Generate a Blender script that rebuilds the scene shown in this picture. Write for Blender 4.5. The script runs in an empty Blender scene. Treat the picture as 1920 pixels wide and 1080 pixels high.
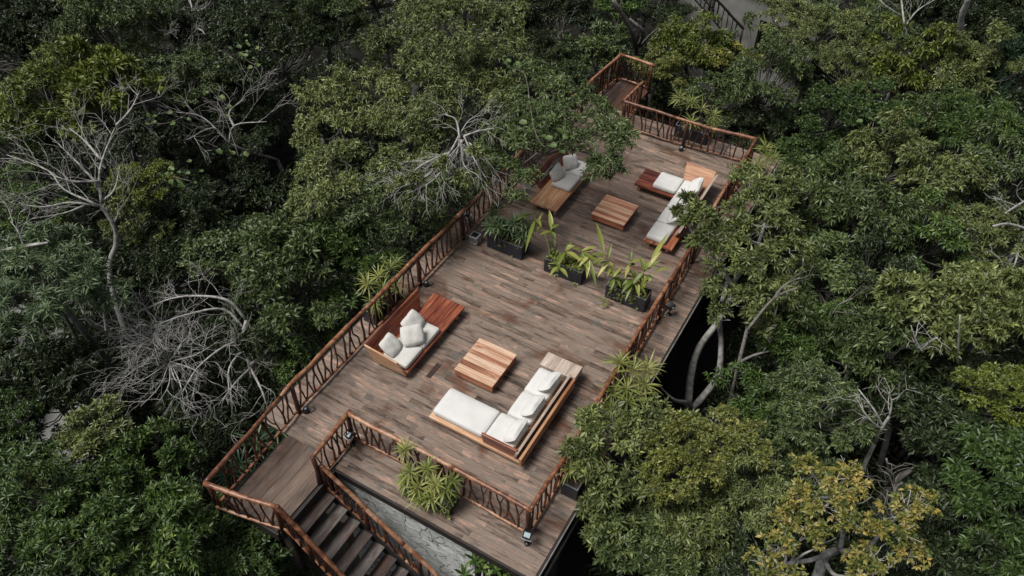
import bpy, math, random
import numpy as np
from mathutils import Vector, Matrix
R_ = math.radians
scene = bpy.context.scene
COL = scene.collection
# ------------------------------------------------------------------ camera
F_PX = 1487.96                      # focal length in pixels of a 1920 wide picture
CR = np.array([0.86408407, 0.50321769, 0.01143132])
CU = np.array([-0.36268119, 0.60669728, 0.70737597])
CF = np.array([-0.34902875, 0.61537823, -0.70674505])
CAM = np.array([0.0, 0.0, 15.0])
cd = bpy.data.cameras.new("camera"); cam = bpy.data.objects.new("camera", cd); COL.objects.link(cam)
cd.sensor_width = 36.0; cd.lens = F_PX / 1920 * 36; cd.clip_end = 600; cd.clip_start = 0.1
M = Matrix(((CR[0], CU[0], -CF[0], CAM[0]), (CR[1], CU[1], -CF[1], CAM[1]), (CR[2], CU[2], -CF[2], CAM[2]), (0, 0, 0, 1)))
cam.matrix_world = M
scene.camera = cam
def at(px, py, z=0.0):
    "world point at height z under a pixel of the 1920x1080 photograph"
    d = CF * F_PX + CR * (px - 960) - CU * (py - 540)
    return CAM + d * ((z - CAM[2]) / d[2])
def ppm(P):
    "pixels per metre at a point"
    return F_PX / ((np.array(P) - CAM) @ CF)
# ------------------------------------------------------------------ light
SUN_EL, SUN_AZ = 62, -134            # azimuth from +Y towards +X
w = bpy.data.worlds.new("World"); scene.world = w; w.use_nodes = True
nt = w.node_tree; nt.nodes.clear()
sky = nt.nodes.new('ShaderNodeTexSky'); sky.sky_type = 'NISHITA'; sky.sun_disc = False
sky.sun_elevation = R_(SUN_EL); sky.sun_rotation = R_(SUN_AZ); sky.air_density = 1.0; sky.dust_density = 3.0
hs = nt.nodes.new('ShaderNodeHueSaturation'); hs.inputs['Saturation'].default_value = 0.4
bg = nt.nodes.new('ShaderNodeBackground'); bg.inputs['Strength'].default_value = 0.062
wo = nt.nodes.new('ShaderNodeOutputWorld')
nt.links.new(sky.outputs[0], hs.inputs['Color']); nt.links.new(hs.outputs[0], bg.inputs[0]); nt.links.new(bg.outputs[0], wo.inputs[0])
sl = bpy.data.lights.new("sun", 'SUN'); sl.energy = 3.5; sl.angle = R_(25); sl.color = (1.0, 0.965, 0.92)
so = bpy.data.objects.new("sun", sl); COL.objects.link(so)
sd = Vector((math.sin(R_(SUN_AZ)) * math.cos(R_(SUN_EL)), math.cos(R_(SUN_AZ)) * math.cos(R_(SUN_EL)), math.sin(R_(SUN_EL))))
so.rotation_euler = sd.to_track_quat('Z', 'Y').to_euler(); so.location = (0, 0, 30)
vs = scene.view_settings; vs.view_transform = 'Standard'; vs.look = 'None'; vs.gamma = 1; vs.exposure = 0.0; vs.use_curve_mapping = False

# ------------------------------------------------------------------ material helpers
MATS = {}
def newmat(name):
    m = bpy.data.materials.new(name); m.use_nodes = True; nt = m.node_tree
    for n in list(nt.nodes): nt.nodes.remove(n)
    o = nt.nodes.new('ShaderNodeOutputMaterial'); b = nt.nodes.new('ShaderNodeBsdfPrincipled')
    nt.links.new(b.outputs[0], o.inputs[0]); MATS[name] = m
    return m, nt, b, o
def ramp(nt, stops, interp='LINEAR'):
    r = nt.nodes.new('ShaderNodeValToRGB'); cr = r.color_ramp; cr.interpolation = interp
    while len(cr.elements) < len(stops): cr.elements.new(0.5)
    for e, (p, c) in zip(cr.elements, stops): e.position = p; e.color = (*c, 1) if len(c) == 3 else c
    return r
def noise(nt, scale, detail=4, rough=0.6, vec=None, mapscale=None, coord='Object', dist=0.0):
    n = nt.nodes.new('ShaderNodeTexNoise'); n.inputs['Scale'].default_value = scale
    n.inputs['Detail'].default_value = detail; n.inputs['Roughness'].default_value = rough; n.inputs['Distortion'].default_value = dist
    tc = nt.nodes.new('ShaderNodeTexCoord'); mp = nt.nodes.new('ShaderNodeMapping')
    if mapscale: mp.inputs['Scale'].default_value = mapscale
    nt.links.new(tc.outputs[coord], mp.inputs[0]); nt.links.new(mp.outputs[0], n.inputs['Vector'])
    return n, mp, tc
def mixc(nt, fac, a, b, blend='MIX'):
    m = nt.nodes.new('ShaderNodeMix'); m.data_type = 'RGBA'; m.blend_type = blend
    for sock, v in ((m.inputs[0], fac), (m.inputs[6], a), (m.inputs[7], b)):
        if hasattr(v, 'is_linked'): nt.links.new(v, sock)
        elif isinstance(v, (int, float)): sock.default_value = v
        else: sock.default_value = (*v, 1)
    return m.outputs[2]
def attr(nt, name='rnd'):
    a = nt.nodes.new('ShaderNodeAttribute'); a.attribute_name = name; return a.outputs['Fac']
def math_(nt, op, a, b=0.0, clamp=False):
    m = nt.nodes.new('ShaderNodeMath'); m.operation = op; m.use_clamp = clamp
    for s, v in ((m.inputs[0], a), (m.inputs[1], b)):
        if hasattr(v, 'is_linked'): nt.links.new(v, s)
        else: s.default_value = v
    return m.outputs[0]
def bump(nt, b, h, strength=0.3, dist=0.01):
    bp = nt.nodes.new('ShaderNodeBump'); bp.inputs['Strength'].default_value = strength; bp.inputs['Distance'].default_value = dist
    nt.links.new(h, bp.inputs['Height']); nt.links.new(bp.outputs[0], b.inputs['Normal'])

def plank_mat(name, cols, axis='x', wet=True, rough=0.55):
    m, nt, b, o = newmat(name)
    ms = (0.55, 3.4, 1) if axis == 'x' else (3.4, 0.55, 1)
    r = attr(nt)
    add = nt.nodes.new('ShaderNodeCombineXYZ'); nt.links.new(math_(nt, 'MULTIPLY', r, 37.0), add.inputs[0]); nt.links.new(math_(nt, 'MULTIPLY', r, 91.0), add.inputs[2])
    n1, mp, tc = noise(nt, 2.4, 7, 0.72, mapscale=ms, dist=0.5)
    va = nt.nodes.new('ShaderNodeVectorMath'); va.operation = 'ADD'
    nt.links.new(mp.outputs[0], va.inputs[0]); nt.links.new(add.outputs[0], va.inputs[1]); nt.links.new(va.outputs[0], n1.inputs['Vector'])
    v = math_(nt, 'ADD', math_(nt, 'MULTIPLY', n1.outputs[0], 0.84), math_(nt, 'MULTIPLY', r, 0.17))
    rp = ramp(nt, cols); nt.links.new(v, rp.inputs[0]); c = rp.outputs[0]
    # fine grain
    ms2 = (1.5, 30, 1) if axis == 'x' else (30, 1.5, 1)
    n2, _, _ = noise(nt, 3.0, 5, 0.7, mapscale=ms2)
    g = ramp(nt, [(0.3, (0.78, 0.78, 0.78)), (0.7, (1.14, 1.12, 1.1))]); nt.links.new(n2.outputs[0], g.inputs[0])
    c = mixc(nt, 1.0, c, g.outputs[0], 'MULTIPLY')
    b.inputs['Roughness'].default_value = rough
    if wet:      # worn stain patches that stay where they are
        n3, _, _ = noise(nt, 0.9, 5, 0.62, mapscale=(0.8, 1.5, 1) if axis == 'x' else (1.5, .8, 1), dist=0.6)
        wr = ramp(nt, [(0.53, (0, 0, 0)), (0.66, (1, 1, 1))]); nt.links.new(n3.outputs[0], wr.inputs[0])
        c = mixc(nt, math_(nt, 'MULTIPLY', wr.outputs[0], 0.75), c, (0.11, 0.052, 0.030))
        n4, _, _ = noise(nt, 1.7, 3, 0.5, mapscale=(1, 1.6, 1))
        wr4 = ramp(nt, [(0.62, (0, 0, 0)), (0.72, (1, 1, 1))]); nt.links.new(n4.outputs[0], wr4.inputs[0])
        c = mixc(nt, math_(nt, 'MULTIPLY', wr4.outputs[0], 0.6), c, (0.085, 0.095, 0.088))
        rr = ramp(nt, [(0, (rough,) * 3), (1, (rough - 0.2,) * 3)]); nt.links.new(wr.outputs[0], rr.inputs[0])
        nt.links.new(rr.outputs[0], b.inputs['Roughness'])
    nt.links.new(c, b.inputs['Base Color']); b.inputs['Specular IOR Level'].default_value = 0.35
    bump(nt, b, n2.outputs[0], 0.25, 0.004)
    return m
def wood_mat(name, cols, axis='x', rough=0.38, scale=2.0, stretch=8, vary=.14):
    m, nt, b, o = newmat(name)
    ms = {'x': (0.5, stretch * .5, stretch * .5), 'y': (stretch * .5, 0.5, stretch * .5), 'n': (1, 1, 1)}[axis]
    n1, mp, tc = noise(nt, scale, 5, 0.6, mapscale=ms, dist=0.8)
    oi = nt.nodes.new('ShaderNodeObjectInfo')
    v = math_(nt, 'ADD', math_(nt, 'MULTIPLY', n1.outputs[0], 0.86 - vary), math_(nt, 'MULTIPLY', attr(nt), vary))
    v = math_(nt, 'ADD', v, math_(nt, 'MULTIPLY', oi.outputs['Random'], 0.12))
    rp = ramp(nt, cols); nt.links.new(v, rp.inputs[0])
    n2, _, _ = noise(nt, scale * 1.6, 6, 0.7, mapscale=tuple(q * (4 if q > 1 else 1.2) for q in ms))
    g = ramp(nt, [(0.32, (0.72, 0.70, 0.68)), (0.62, (1.12, 1.1, 1.08))]); nt.links.new(n2.outputs[0], g.inputs[0])
    nt.links.new(mixc(nt, 1.0, rp.outputs[0], g.outputs[0], 'MULTIPLY'), b.inputs['Base Color'])
    b.inputs['Roughness'].default_value = rough
    bump(nt, b, n2.outputs[0], 0.2, 0.004)
    return m
def leaf_mat(name, cols, rough=0.40, trans=0.12, spec=0.42):
    m, nt, b, o = newmat(name)
    oi = nt.nodes.new('ShaderNodeObjectInfo')
    v = math_(nt, 'ADD', math_(nt, 'MULTIPLY', attr(nt), 0.86), math_(nt, 'MULTIPLY', oi.outputs['Random'], 0.14))
    rp = ramp(nt, cols); nt.links.new(v, rp.inputs[0])
    nt.links.new(rp.outputs[0], b.inputs['Base Color']); b.inputs['Roughness'].default_value = rough
    b.inputs['Specular IOR Level'].default_value = spec
    if trans > 0:
        t = nt.nodes.new('ShaderNodeBsdfTranslucent'); mx = nt.nodes.new('ShaderNodeMixShader'); mx.inputs[0].default_value = trans
        nt.links.new(rp.outputs[0], t.inputs[0]); nt.links.new(b.outputs[0], mx.inputs[1]); nt.links.new(t.outputs[0], mx.inputs[2]); nt.links.new(mx.outputs[0], o.inputs[0])
    return m
def flat_mat(name, col, rough=0.5, metal=0.0, var=0.15, scale=6, bumpy=0.0, spec=0.5):
    m, nt, b, o = newmat(name)
    n, _, _ = noise(nt, scale, 4, 0.6)
    r = ramp(nt, [(0.3, tuple(c * (1 - var) for c in col)), (0.7, tuple(min(1, c * (1 + var)) for c in col))]); nt.links.new(n.outputs[0], r.inputs[0])
    nt.links.new(r.outputs[0], b.inputs['Base Color']); b.inputs['Roughness'].default_value = rough; b.inputs['Metallic'].default_value = metal
    b.inputs['Specular IOR Level'].default_value = spec
    if bumpy: bump(nt, b, n.outputs[0], bumpy, 0.01)
    return m

plank_mat('deck_wood', [(0.32, (0.037, 0.029, 0.023)), (0.39, (0.108, 0.076, 0.059)), (0.46, (0.179, 0.139, 0.113)), (0.51, (0.262, 0.187, 0.142)), (0.555, (0.190, 0.173, 0.153)), (0.61, (0.339, 0.216, 0.160)), (0.70, (0.432, 0.326, 0.259))])
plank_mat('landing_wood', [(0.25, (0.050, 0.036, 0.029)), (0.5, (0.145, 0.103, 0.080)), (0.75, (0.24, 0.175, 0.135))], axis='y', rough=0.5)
plank_mat('walkway_wood_shaded', [(0.25, (0.022, 0.014, 0.012)), (0.5, (0.060, 0.036, 0.030)), (0.75, (0.11, 0.07, 0.058))], axis='y', rough=0.5)  # shade of the overhanging tree on the walkway is put into this darker colour
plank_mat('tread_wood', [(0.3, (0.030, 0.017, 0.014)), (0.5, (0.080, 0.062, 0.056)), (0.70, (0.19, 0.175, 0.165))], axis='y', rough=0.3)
wood_mat('log_wood', [(0.30, (0.050, 0.020, 0.012)), (0.43, (0.155, 0.058, 0.029)), (0.54, (0.29, 0.130, 0.066)), (0.68, (0.46, 0.29, 0.19))], 'n', 0.4, 5.0)
wood_mat('branch_wood', [(0.25, (0.016, 0.009, 0.007)), (0.5, (0.070, 0.025, 0.015)), (0.72, (0.19, 0.080, 0.045))], 'n', 0.45, 4.0)
wood_mat('red_wood_x', [(0.28, (0.050, 0.014, 0.012)), (0.42, (0.17, 0.045, 0.028)), (0.55, (0.33, 0.110, 0.055)), (0.72, (0.55, 0.26, 0.14))], 'x', 0.3, 1.6)
wood_mat('red_wood_y', [(0.28, (0.050, 0.014, 0.012)), (0.42, (0.17, 0.045, 0.028)), (0.55, (0.33, 0.110, 0.055)), (0.72, (0.55, 0.26, 0.14))], 'y', 0.3, 1.6)
wood_mat('orange_wood_x', [(0.28, (0.22, 0.085, 0.040)), (0.42, (0.40, 0.185, 0.090)), (0.56, (0.56, 0.33, 0.19)), (0.72, (0.68, 0.48, 0.32))], 'x', 0.35, 1.8)
wood_mat('orange_wood_y', [(0.28, (0.22, 0.085, 0.040)), (0.42, (0.40, 0.185, 0.090)), (0.56, (0.56, 0.33, 0.19)), (0.72, (0.68, 0.48, 0.32))], 'y', 0.35, 1.8)
wood_mat('pale_wood_x', [(0.34, (0.160, 0.054, 0.029)), (0.44, (0.400, 0.189, 0.108)), (0.51, (0.600, 0.378, 0.252)), (0.62, (0.660, 0.468, 0.342)), (0.75, (0.740, 0.558, 0.432))], 'x', 0.45, 1.9, vary=.24)
wood_mat('tan_wood_x', [(0.28, (0.319, 0.111, 0.058)), (0.40, (0.609, 0.273, 0.156)), (0.52, (0.812, 0.468, 0.299)), (0.7, (0.850, 0.728, 0.520))], 'x', 0.4, 1.6, vary=.26)
wood_mat('grey_wood_y', [(0.3, (0.12, 0.075, 0.055)), (0.42, (0.40, 0.32, 0.26)), (0.6, (0.62, 0.53, 0.46)), (0.8, (0.72, 0.64, 0.57))], 'y', 0.5, 1.8)
flat_mat('cushion_cloth', (0.655, 0.65, 0.63), 0.9, var=0.06, scale=3, spec=0.1)
flat_mat('cushion_cloth_warm', (0.60, 0.59, 0.555), 0.9, var=0.05, scale=4, spec=0.1)
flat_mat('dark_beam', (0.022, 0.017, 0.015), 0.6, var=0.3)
flat_mat('black_planter', (0.018, 0.022, 0.030), 0.45, var=0.35, scale=5)
flat_mat('planter_rim', (0.10, 0.11, 0.12), 0.5, var=0.4, scale=9)
flat_mat('soil', (0.035, 0.025, 0.018), 0.95, var=0.5, scale=20, bumpy=0.6)
flat_mat('black_metal', (0.015, 0.016, 0.017), 0.35, 0.0, var=0.3)
flat_mat('pale_metal', (0.55, 0.56, 0.56), 0.4, 0.3, var=0.1)
flat_mat('edge_strip', (0.19, 0.18, 0.17), 0.5, var=0.35, scale=3)
flat_mat('concrete', (0.20, 0.20, 0.185), 0.9, var=0.35, scale=1.3, bumpy=0.3)
flat_mat('lamp_glass', (0.42, 0.52, 0.55), 0.12, 0.0, var=0.25, scale=30)
flat_mat('white_petal', (0.85, 0.84, 0.8), 0.6, var=0.03)
flat_mat('dark_glass', (0.010, 0.012, 0.013), 0.12, var=0.2)
flat_mat('dead_bark', (0.36, 0.35, 0.33), 0.85, var=0.5, scale=7, bumpy=0.3)
flat_mat('dead_bark_dark', (0.16, 0.145, 0.13), 0.85, var=0.4, scale=7, bumpy=0.3)
flat_mat('grey_bark', (0.115, 0.110, 0.098), 0.85, var=0.45, scale=5, bumpy=0.5)
flat_mat('twig_bark', (0.13, 0.115, 0.095), 0.85, var=0.4, scale=8)
# stone masonry
m, nt, b, o = newmat('stone_masonry')
tc = nt.nodes.new('ShaderNodeTexCoord'); mp = nt.nodes.new('ShaderNodeMapping'); mp.inputs['Scale'].default_value = (1.0, 1.0, 1.7)
nn = nt.nodes.new('ShaderNodeTexNoise'); nn.inputs['Scale'].default_value = 2.2
vm = nt.nodes.new('ShaderNodeVectorMath'); vm.operation = 'MULTIPLY_ADD'; vm.inputs[1].default_value = (.5, .5, .5)
nt.links.new(tc.outputs['Object'], mp.inputs[0]); nt.links.new(tc.outputs['Object'], nn.inputs['Vector']); nt.links.new(nn.outputs['Color'], vm.inputs[0]); nt.links.new(mp.outputs[0], vm.inputs[2])
vo = nt.nodes.new('ShaderNodeTexVoronoi'); vo.feature = 'DISTANCE_TO_EDGE'; vo.inputs['Scale'].default_value = 2.9
vc = nt.nodes.new('ShaderNodeTexVoronoi'); vc.inputs['Scale'].default_value = 2.9
nt.links.new(vm.outputs[0], vo.inputs['Vector']); nt.links.new(vm.outputs[0], vc.inputs['Vector'])
jr = ramp(nt, [(0.0, (0, 0, 0)), (0.05, (1, 1, 1))]); nt.links.new(vo.outputs[0], jr.inputs[0])
nb, _, _ = noise(nt, 0.9, 3, 0.6)
jm = ramp(nt, [(0.36, (0.35, 0.35, 0.35)), (0.56, (1.0, 1.0, 1.0))]); nt.links.new(nb.outputs[0], jm.inputs[0])
sr = ramp(nt, [(0.0, (0.55, 0.58, 0.56)), (0.5, (0.66, 0.70, 0.675)), (1.0, (0.78, 0.79, 0.77))])
sp_ = nt.nodes.new('ShaderNodeSeparateColor'); nt.links.new(vc.outputs['Color'], sp_.inputs[0]); nt.links.new(sp_.outputs[0], sr.inputs[0])
n5, _, _ = noise(nt, 7, 5, 0.65)
g5 = ramp(nt, [(0.3, (0.7, 0.7, 0.7)), (0.7, (1.15, 1.15, 1.15))]); nt.links.new(n5.outputs[0], g5.inputs[0])
sc = mixc(nt, 1.0, sr.outputs[0], g5.outputs[0], 'MULTIPLY')
jf = math_(nt, 'MULTIPLY', math_(nt, 'SUBTRACT', 1.0, jr.outputs[0]), jm.outputs[0])
nt.links.new(mixc(nt, jf, sc, (0.035, 0.033, 0.03)), b.inputs['Base Color']); b.inputs['Roughness'].default_value = 0.85
bump(nt, b, jr.outputs[0], 0.5, 0.02)
# ground
m, nt, b, o = newmat('forest_floor')
n, _, _ = noise(nt, 0.8, 8, 0.7); r = ramp(nt, [(0.3, (0.005, 0.005, 0.003)), (0.55, (0.011, 0.009, 0.006)), (0.75, (0.028, 0.022, 0.015))]); nt.links.new(n.outputs[0], r.inputs[0])
nt.links.new(r.outputs[0], b.inputs['Base Color']); b.inputs['Roughness'].default_value = 0.95; bump(nt, b, n.outputs[0], 0.8, 0.05)
flat_mat('sand_path', (0.22, 0.22, 0.21), 0.95, var=0.15, scale=2)
# leaves
LM = {
 'olive':   leaf_mat('leaf_olive', [(0, (0.030, 0.041, 0.013)), (0.45, (0.109, 0.139, 0.043)), (0.8, (0.256, 0.295, 0.100)), (1, (0.564, 0.604, 0.241))]),
 'olive_dark': leaf_mat('leaf_olive_dark', [(0, (0.020, 0.030, 0.010)), (0.5, (0.073, 0.106, 0.034)), (0.85, (0.176, 0.233, 0.082)), (1, (0.415, 0.506, 0.221))]),
 'green':   leaf_mat('leaf_green', [(0, (0.015, 0.029, 0.007)), (0.5, (0.058, 0.103, 0.023)), (0.85, (0.141, 0.214, 0.050)), (1, (0.328, 0.404, 0.104))]),
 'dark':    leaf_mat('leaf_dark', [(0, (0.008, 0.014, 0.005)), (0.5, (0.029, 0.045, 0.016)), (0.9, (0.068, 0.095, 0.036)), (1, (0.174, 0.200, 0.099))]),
 'lush':    leaf_mat('leaf_lush', [(0, (0.018, 0.036, 0.008)), (0.5, (0.048, 0.086, 0.021)), (0.9, (0.112, 0.175, 0.043)), (1, (0.218, 0.282, 0.080))]),
 'bright':  leaf_mat('leaf_bright', [(0, (0.034, 0.051, 0.009)), (0.5, (0.109, 0.144, 0.023)), (0.85, (0.212, 0.243, 0.043)), (1, (0.379, 0.379, 0.100))]),
 'yellow':  leaf_mat('leaf_yellow', [(0, (0.048, 0.072, 0.020)), (0.35, (0.100, 0.129, 0.032)), (0.58, (0.209, 0.206, 0.050)), (0.8, (0.380, 0.299, 0.080)), (1, (0.570, 0.391, 0.150))]),
 'mixed':   leaf_mat('leaf_mixed', [(0, (0.037, 0.052, 0.013)), (0.5, (0.152, 0.174, 0.041)), (0.85, (0.358, 0.339, 0.077)), (1, (0.810, 0.619, 0.173))]),
 'pale':    leaf_mat('leaf_pale', [(0, (0.024, 0.040, 0.016)), (0.5, (0.087, 0.133, 0.058)), (0.9, (0.218, 0.298, 0.139)), (1, (0.944, 1.014, 0.753))]),
 'teal':    leaf_mat('leaf_teal', [(0, (0.008, 0.021, 0.010)), (0.5, (0.033, 0.070, 0.033)), (1, (0.141, 0.221, 0.112))]),
 'palm':    leaf_mat('leaf_palm', [(0, (0.069, 0.102, 0.020)), (0.4, (0.164, 0.197, 0.045)), (0.8, (0.291, 0.304, 0.086)), (1, (0.481, 0.468, 0.189))], rough=0.4),
 'canna':   leaf_mat('leaf_canna', [(0, (0.073, 0.117, 0.018)), (0.4, (0.178, 0.222, 0.041)), (0.75, (0.316, 0.338, 0.079)), (1, (0.485, 0.463, 0.165))], rough=0.38, trans=0.25),
 'vine':    leaf_mat('leaf_vine', [(0, (0.040, 0.074, 0.019)), (0.5, (0.080, 0.131, 0.033)), (1, (0.136, 0.187, 0.060))], rough=0.5),
}
# ------------------------------------------------------------------ mesh helpers
def wloc(o):
    v = Vector((0, 0, 0))
    while o is not None: v += o.location; o = o.parent
    return np.array(v)
def meta(o, label=None, cat=None, group=None, kind=None):
    if label: o['label'] = label
    if cat: o['category'] = cat
    if group: o['group'] = group
    if kind: o['kind'] = kind
    return o
def root(name, loc, label, cat, group=None):
    o = bpy.data.objects.new(name, None); COL.objects.link(o); o.location = loc; o.empty_display_size = 0.2
    return meta(o, label, cat, group)
class MB:
    "collects geometry in world coordinates and links it as one mesh object"
    def __init__(s): s.v = []; s.f = []; s.r = []; s.n = 0; s.sm = []; s.np = []
    def add(s, v, f, rnd=None, smooth=False):
        rnd = random.random() if rnd is None else rnd
        s.v.append(np.asarray(v, float)); s.f += [tuple(i + s.n for i in q) for q in f]; s.sm += [smooth] * len(f)
        s.r.append(np.full(len(v), rnd)); s.n += len(v); return s
    def box(s, x0, x1, y0, y1, z0, z1, rnd=None):
        v = [(x, y, z) for z in (z0, z1) for y in (y0, y1) for x in (x0, x1)]
        return s.add(v, [(0, 2, 3, 1), (4, 5, 7, 6), (0, 1, 5, 4), (2, 6, 7, 3), (0, 4, 6, 2), (1, 3, 7, 5)], rnd)
    def hexa(s, v, rnd=None):
        "bottom 4 ccw, top 4 ccw"
        return s.add(v, [(3, 2, 1, 0), (4, 5, 6, 7), (0, 1, 5, 4), (1, 2, 6, 5), (2, 3, 7, 6), (3, 0, 4, 7)], rnd)
    def slab(s, quad, thick, rnd=None):
        q = np.asarray(quad, float); n = np.cross(q[1] - q[0], q[3] - q[0]); n /= np.linalg.norm(n)
        return s.hexa(np.vstack([q - n * thick, q]), rnd)
    def tube(s, pts, rad, sides=6, rnd=None, rough=0.0, cap=True):
        P = np.asarray(pts, float); n = len(P); rad = np.broadcast_to(np.asarray(rad, float), (n,))
        T = np.gradient(P, axis=0); T /= np.linalg.norm(T, axis=1)[:, None] + 1e-9
        up = np.array([0, 0, 1.0]) if abs(T[0][2]) < 0.9 else np.array([1.0, 0, 0])
        S = np.cross(T, up); S /= np.linalg.norm(S, axis=1)[:, None] + 1e-9; B = np.cross(S, T)
        a = np.arange(sides) * 2 * math.pi / sides
        rr = rad[:, None] * (1 + (np.random.rand(n, sides) - .5) * rough)
        V = P[:, None, :] + (S[:, None, :] * np.cos(a)[None, :, None] + B[:, None, :] * np.sin(a)[None, :, None]) * rr[:, :, None]
        f = []
        for i in range(n - 1):
            for k in range(sides):
                k2 = (k + 1) % sides; f.append((i * sides + k, (i + 1) * sides + k, (i + 1) * sides + k2, i * sides + k2))
        if cap: f.append(tuple(range(sides))); f.append(tuple((n - 1) * sides + k for k in reversed(range(sides))))
        return s.add(V.reshape(-1, 3), f, rnd, True)
    def build(s, name, mat, parent=None, label=None):
        V = np.vstack(s.v); off = wloc(parent) if parent is not None else 0
        me = bpy.data.meshes.new(name); me.from_pydata((V - off).tolist(), [], s.f)
        a = me.attributes.new('rnd', 'FLOAT', 'POINT'); a.data.foreach_set('value', np.concatenate(s.r))
        me.polygons.foreach_set('use_smooth', s.sm); me.update()
        me.materials.append(MATS[mat] if isinstance(mat, str) else mat)
        o = bpy.data.objects.new(name, me); COL.objects.link(o); o.parent = parent
        if label: o['label'] = label
        return o
def bevel(o, w=0.008, seg=2):
    m = o.modifiers.new('bevel', 'BEVEL'); m.width = w; m.segments = seg; m.limit_method = 'ANGLE'; return o
def quads_obj(name, V, F, R, mat, parent=None):
    "fast mesh from numpy arrays: V (n,3), F (m,3) triangles, R (n,)"
    me = bpy.data.meshes.new(name); n, m = len(V), len(F)
    me.vertices.add(n); me.vertices.foreach_set('co', np.ascontiguousarray(V, dtype=np.float32).ravel())
    me.loops.add(m * 3); me.loops.foreach_set('vertex_index', np.ascontiguousarray(F, dtype=np.int32).ravel())
    me.polygons.add(m); me.polygons.foreach_set('loop_start', np.arange(0, m * 3, 3, dtype=np.int32))
    me.update(calc_edges=True)
    a = me.attributes.new('rnd', 'FLOAT', 'POINT'); a.data.foreach_set('value', np.ascontiguousarray(R, dtype=np.float32))
    me.materials.append(mat); o = bpy.data.objects.new(name, me); COL.objects.link(o); o.parent = parent
    return o
def leafset(P, D, L, W, rs, droop=0.15, rnd=None, fold=0.18):
    "P bases, D unit directions, lengths, widths -> V, F, R; each leaf two folded triangles"
    n = len(P); L = np.broadcast_to(L, (n,))[:, None]; W = np.broadcast_to(W, (n,))[:, None]
    N = rs.normal(size=(n, 3)) * 0.70; N[:, 2] += 1.0
    S = np.cross(D, N); S /= np.linalg.norm(S, axis=1)[:, None] + 1e-9
    U = np.cross(S, D)
    tip = P + D * L; tip[:, 2] -= (droop * L[:, 0])
    mid = P + D * L * 0.48
    sgn = np.where(U[:, 2:3] >= 0, 1, -1) * fold
    V = np.stack([P, mid + S * W * .5 + U * W * sgn, tip, mid - S * W * .5 + U * W * sgn], 1).reshape(-1, 3)
    i = (np.arange(n) * 4)[:, None]; F = np.concatenate([i + [0, 1, 2], i + [0, 2, 3]], 1).reshape(-1, 3)
    r = rs.rand(n) if rnd is None else rnd
    return V, F, np.repeat(r, 4)
def join(parts):
    V, F, R = [], [], []; n = 0
    for v, f, r in parts: V.append(v); F.append(f + n); R.append(r); n += len(v)
    return np.vstack(V), np.vstack(F), np.concatenate(R)
def rosettes(C, A, k, L, W, rs, spread=(35, 85), droop=0.2, sprout=0.35, tone=None):
    "k leaves round each shoot C with axis A"
    n = len(C); A = A / (np.linalg.norm(A, axis=1)[:, None] + 1e-9)
    ref = np.where(np.abs(A[:, 2:3]) < 0.9, [[0, 0, 1.0]], [[1.0, 0, 0]])
    B = np.cross(A, ref); B /= np.linalg.norm(B, axis=1)[:, None]; Cc = np.cross(A, B)
    ph = rs.rand(n)[:, None] * 6.28 + np.arange(k)[None] * 2.39996 + rs.normal(size=(n, k)) * .25
    th = np.radians(spread[0] + (spread[1] - spread[0]) * (np.arange(k) / max(1, k - 1))[None] + rs.normal(size=(n, k)) * 9)
    D = A[:, None] * np.cos(th)[..., None] + (B[:, None] * np.cos(ph)[..., None] + Cc[:, None] * np.sin(ph)[..., None]) * np.sin(th)[..., None]
    D[..., 2] -= droop; D /= np.linalg.norm(D, axis=2)[..., None]
    Lk = L * (0.55 + 0.75 * rs.rand(n, k))
    back = (np.arange(k) / max(1, k - 1))[None, :, None] * sprout * L
    P = C[:, None] - A[:, None] * back
    base = rs.rand(n)[:, None]                       # shoots differ in age, leaves a little within a shoot
    rnd = np.clip(base * 0.45 + rs.rand(n, k) * 0.40 + (rs.rand() if tone is None else tone) * .3 - .08, 0, 1)
    return leafset(P.reshape(-1, 3), D.reshape(-1, 3), Lk.ravel(), (Lk * (W / L)).ravel(), rs, droop * .6, rnd.ravel())
STYLE = {   # leaf length, width, leaves per shoot, shoots per m2 of clump surface, droop, spread
 'fine':  dict(L=.132, W=.040, k=10, dens=38, droop=.35, spread=(30, 95)),
 'ros':   dict(L=.158, W=.048, k=11, dens=30, droop=.15, spread=(35, 95)),
 'big':   dict(L=.20, W=.062, k=10, dens=17, droop=.25, spread=(30, 95)),
 'lush':  dict(L=.105, W=.052, k=9, dens=44, droop=.2, spread=(30, 90)),
 'loose': dict(L=.150, W=.048, k=10, dens=28, droop=.35, spread=(30, 95)),
 'feather': dict(L=.19, W=.030, k=14, dens=24, droop=.2, spread=(35, 100)),
}
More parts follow.
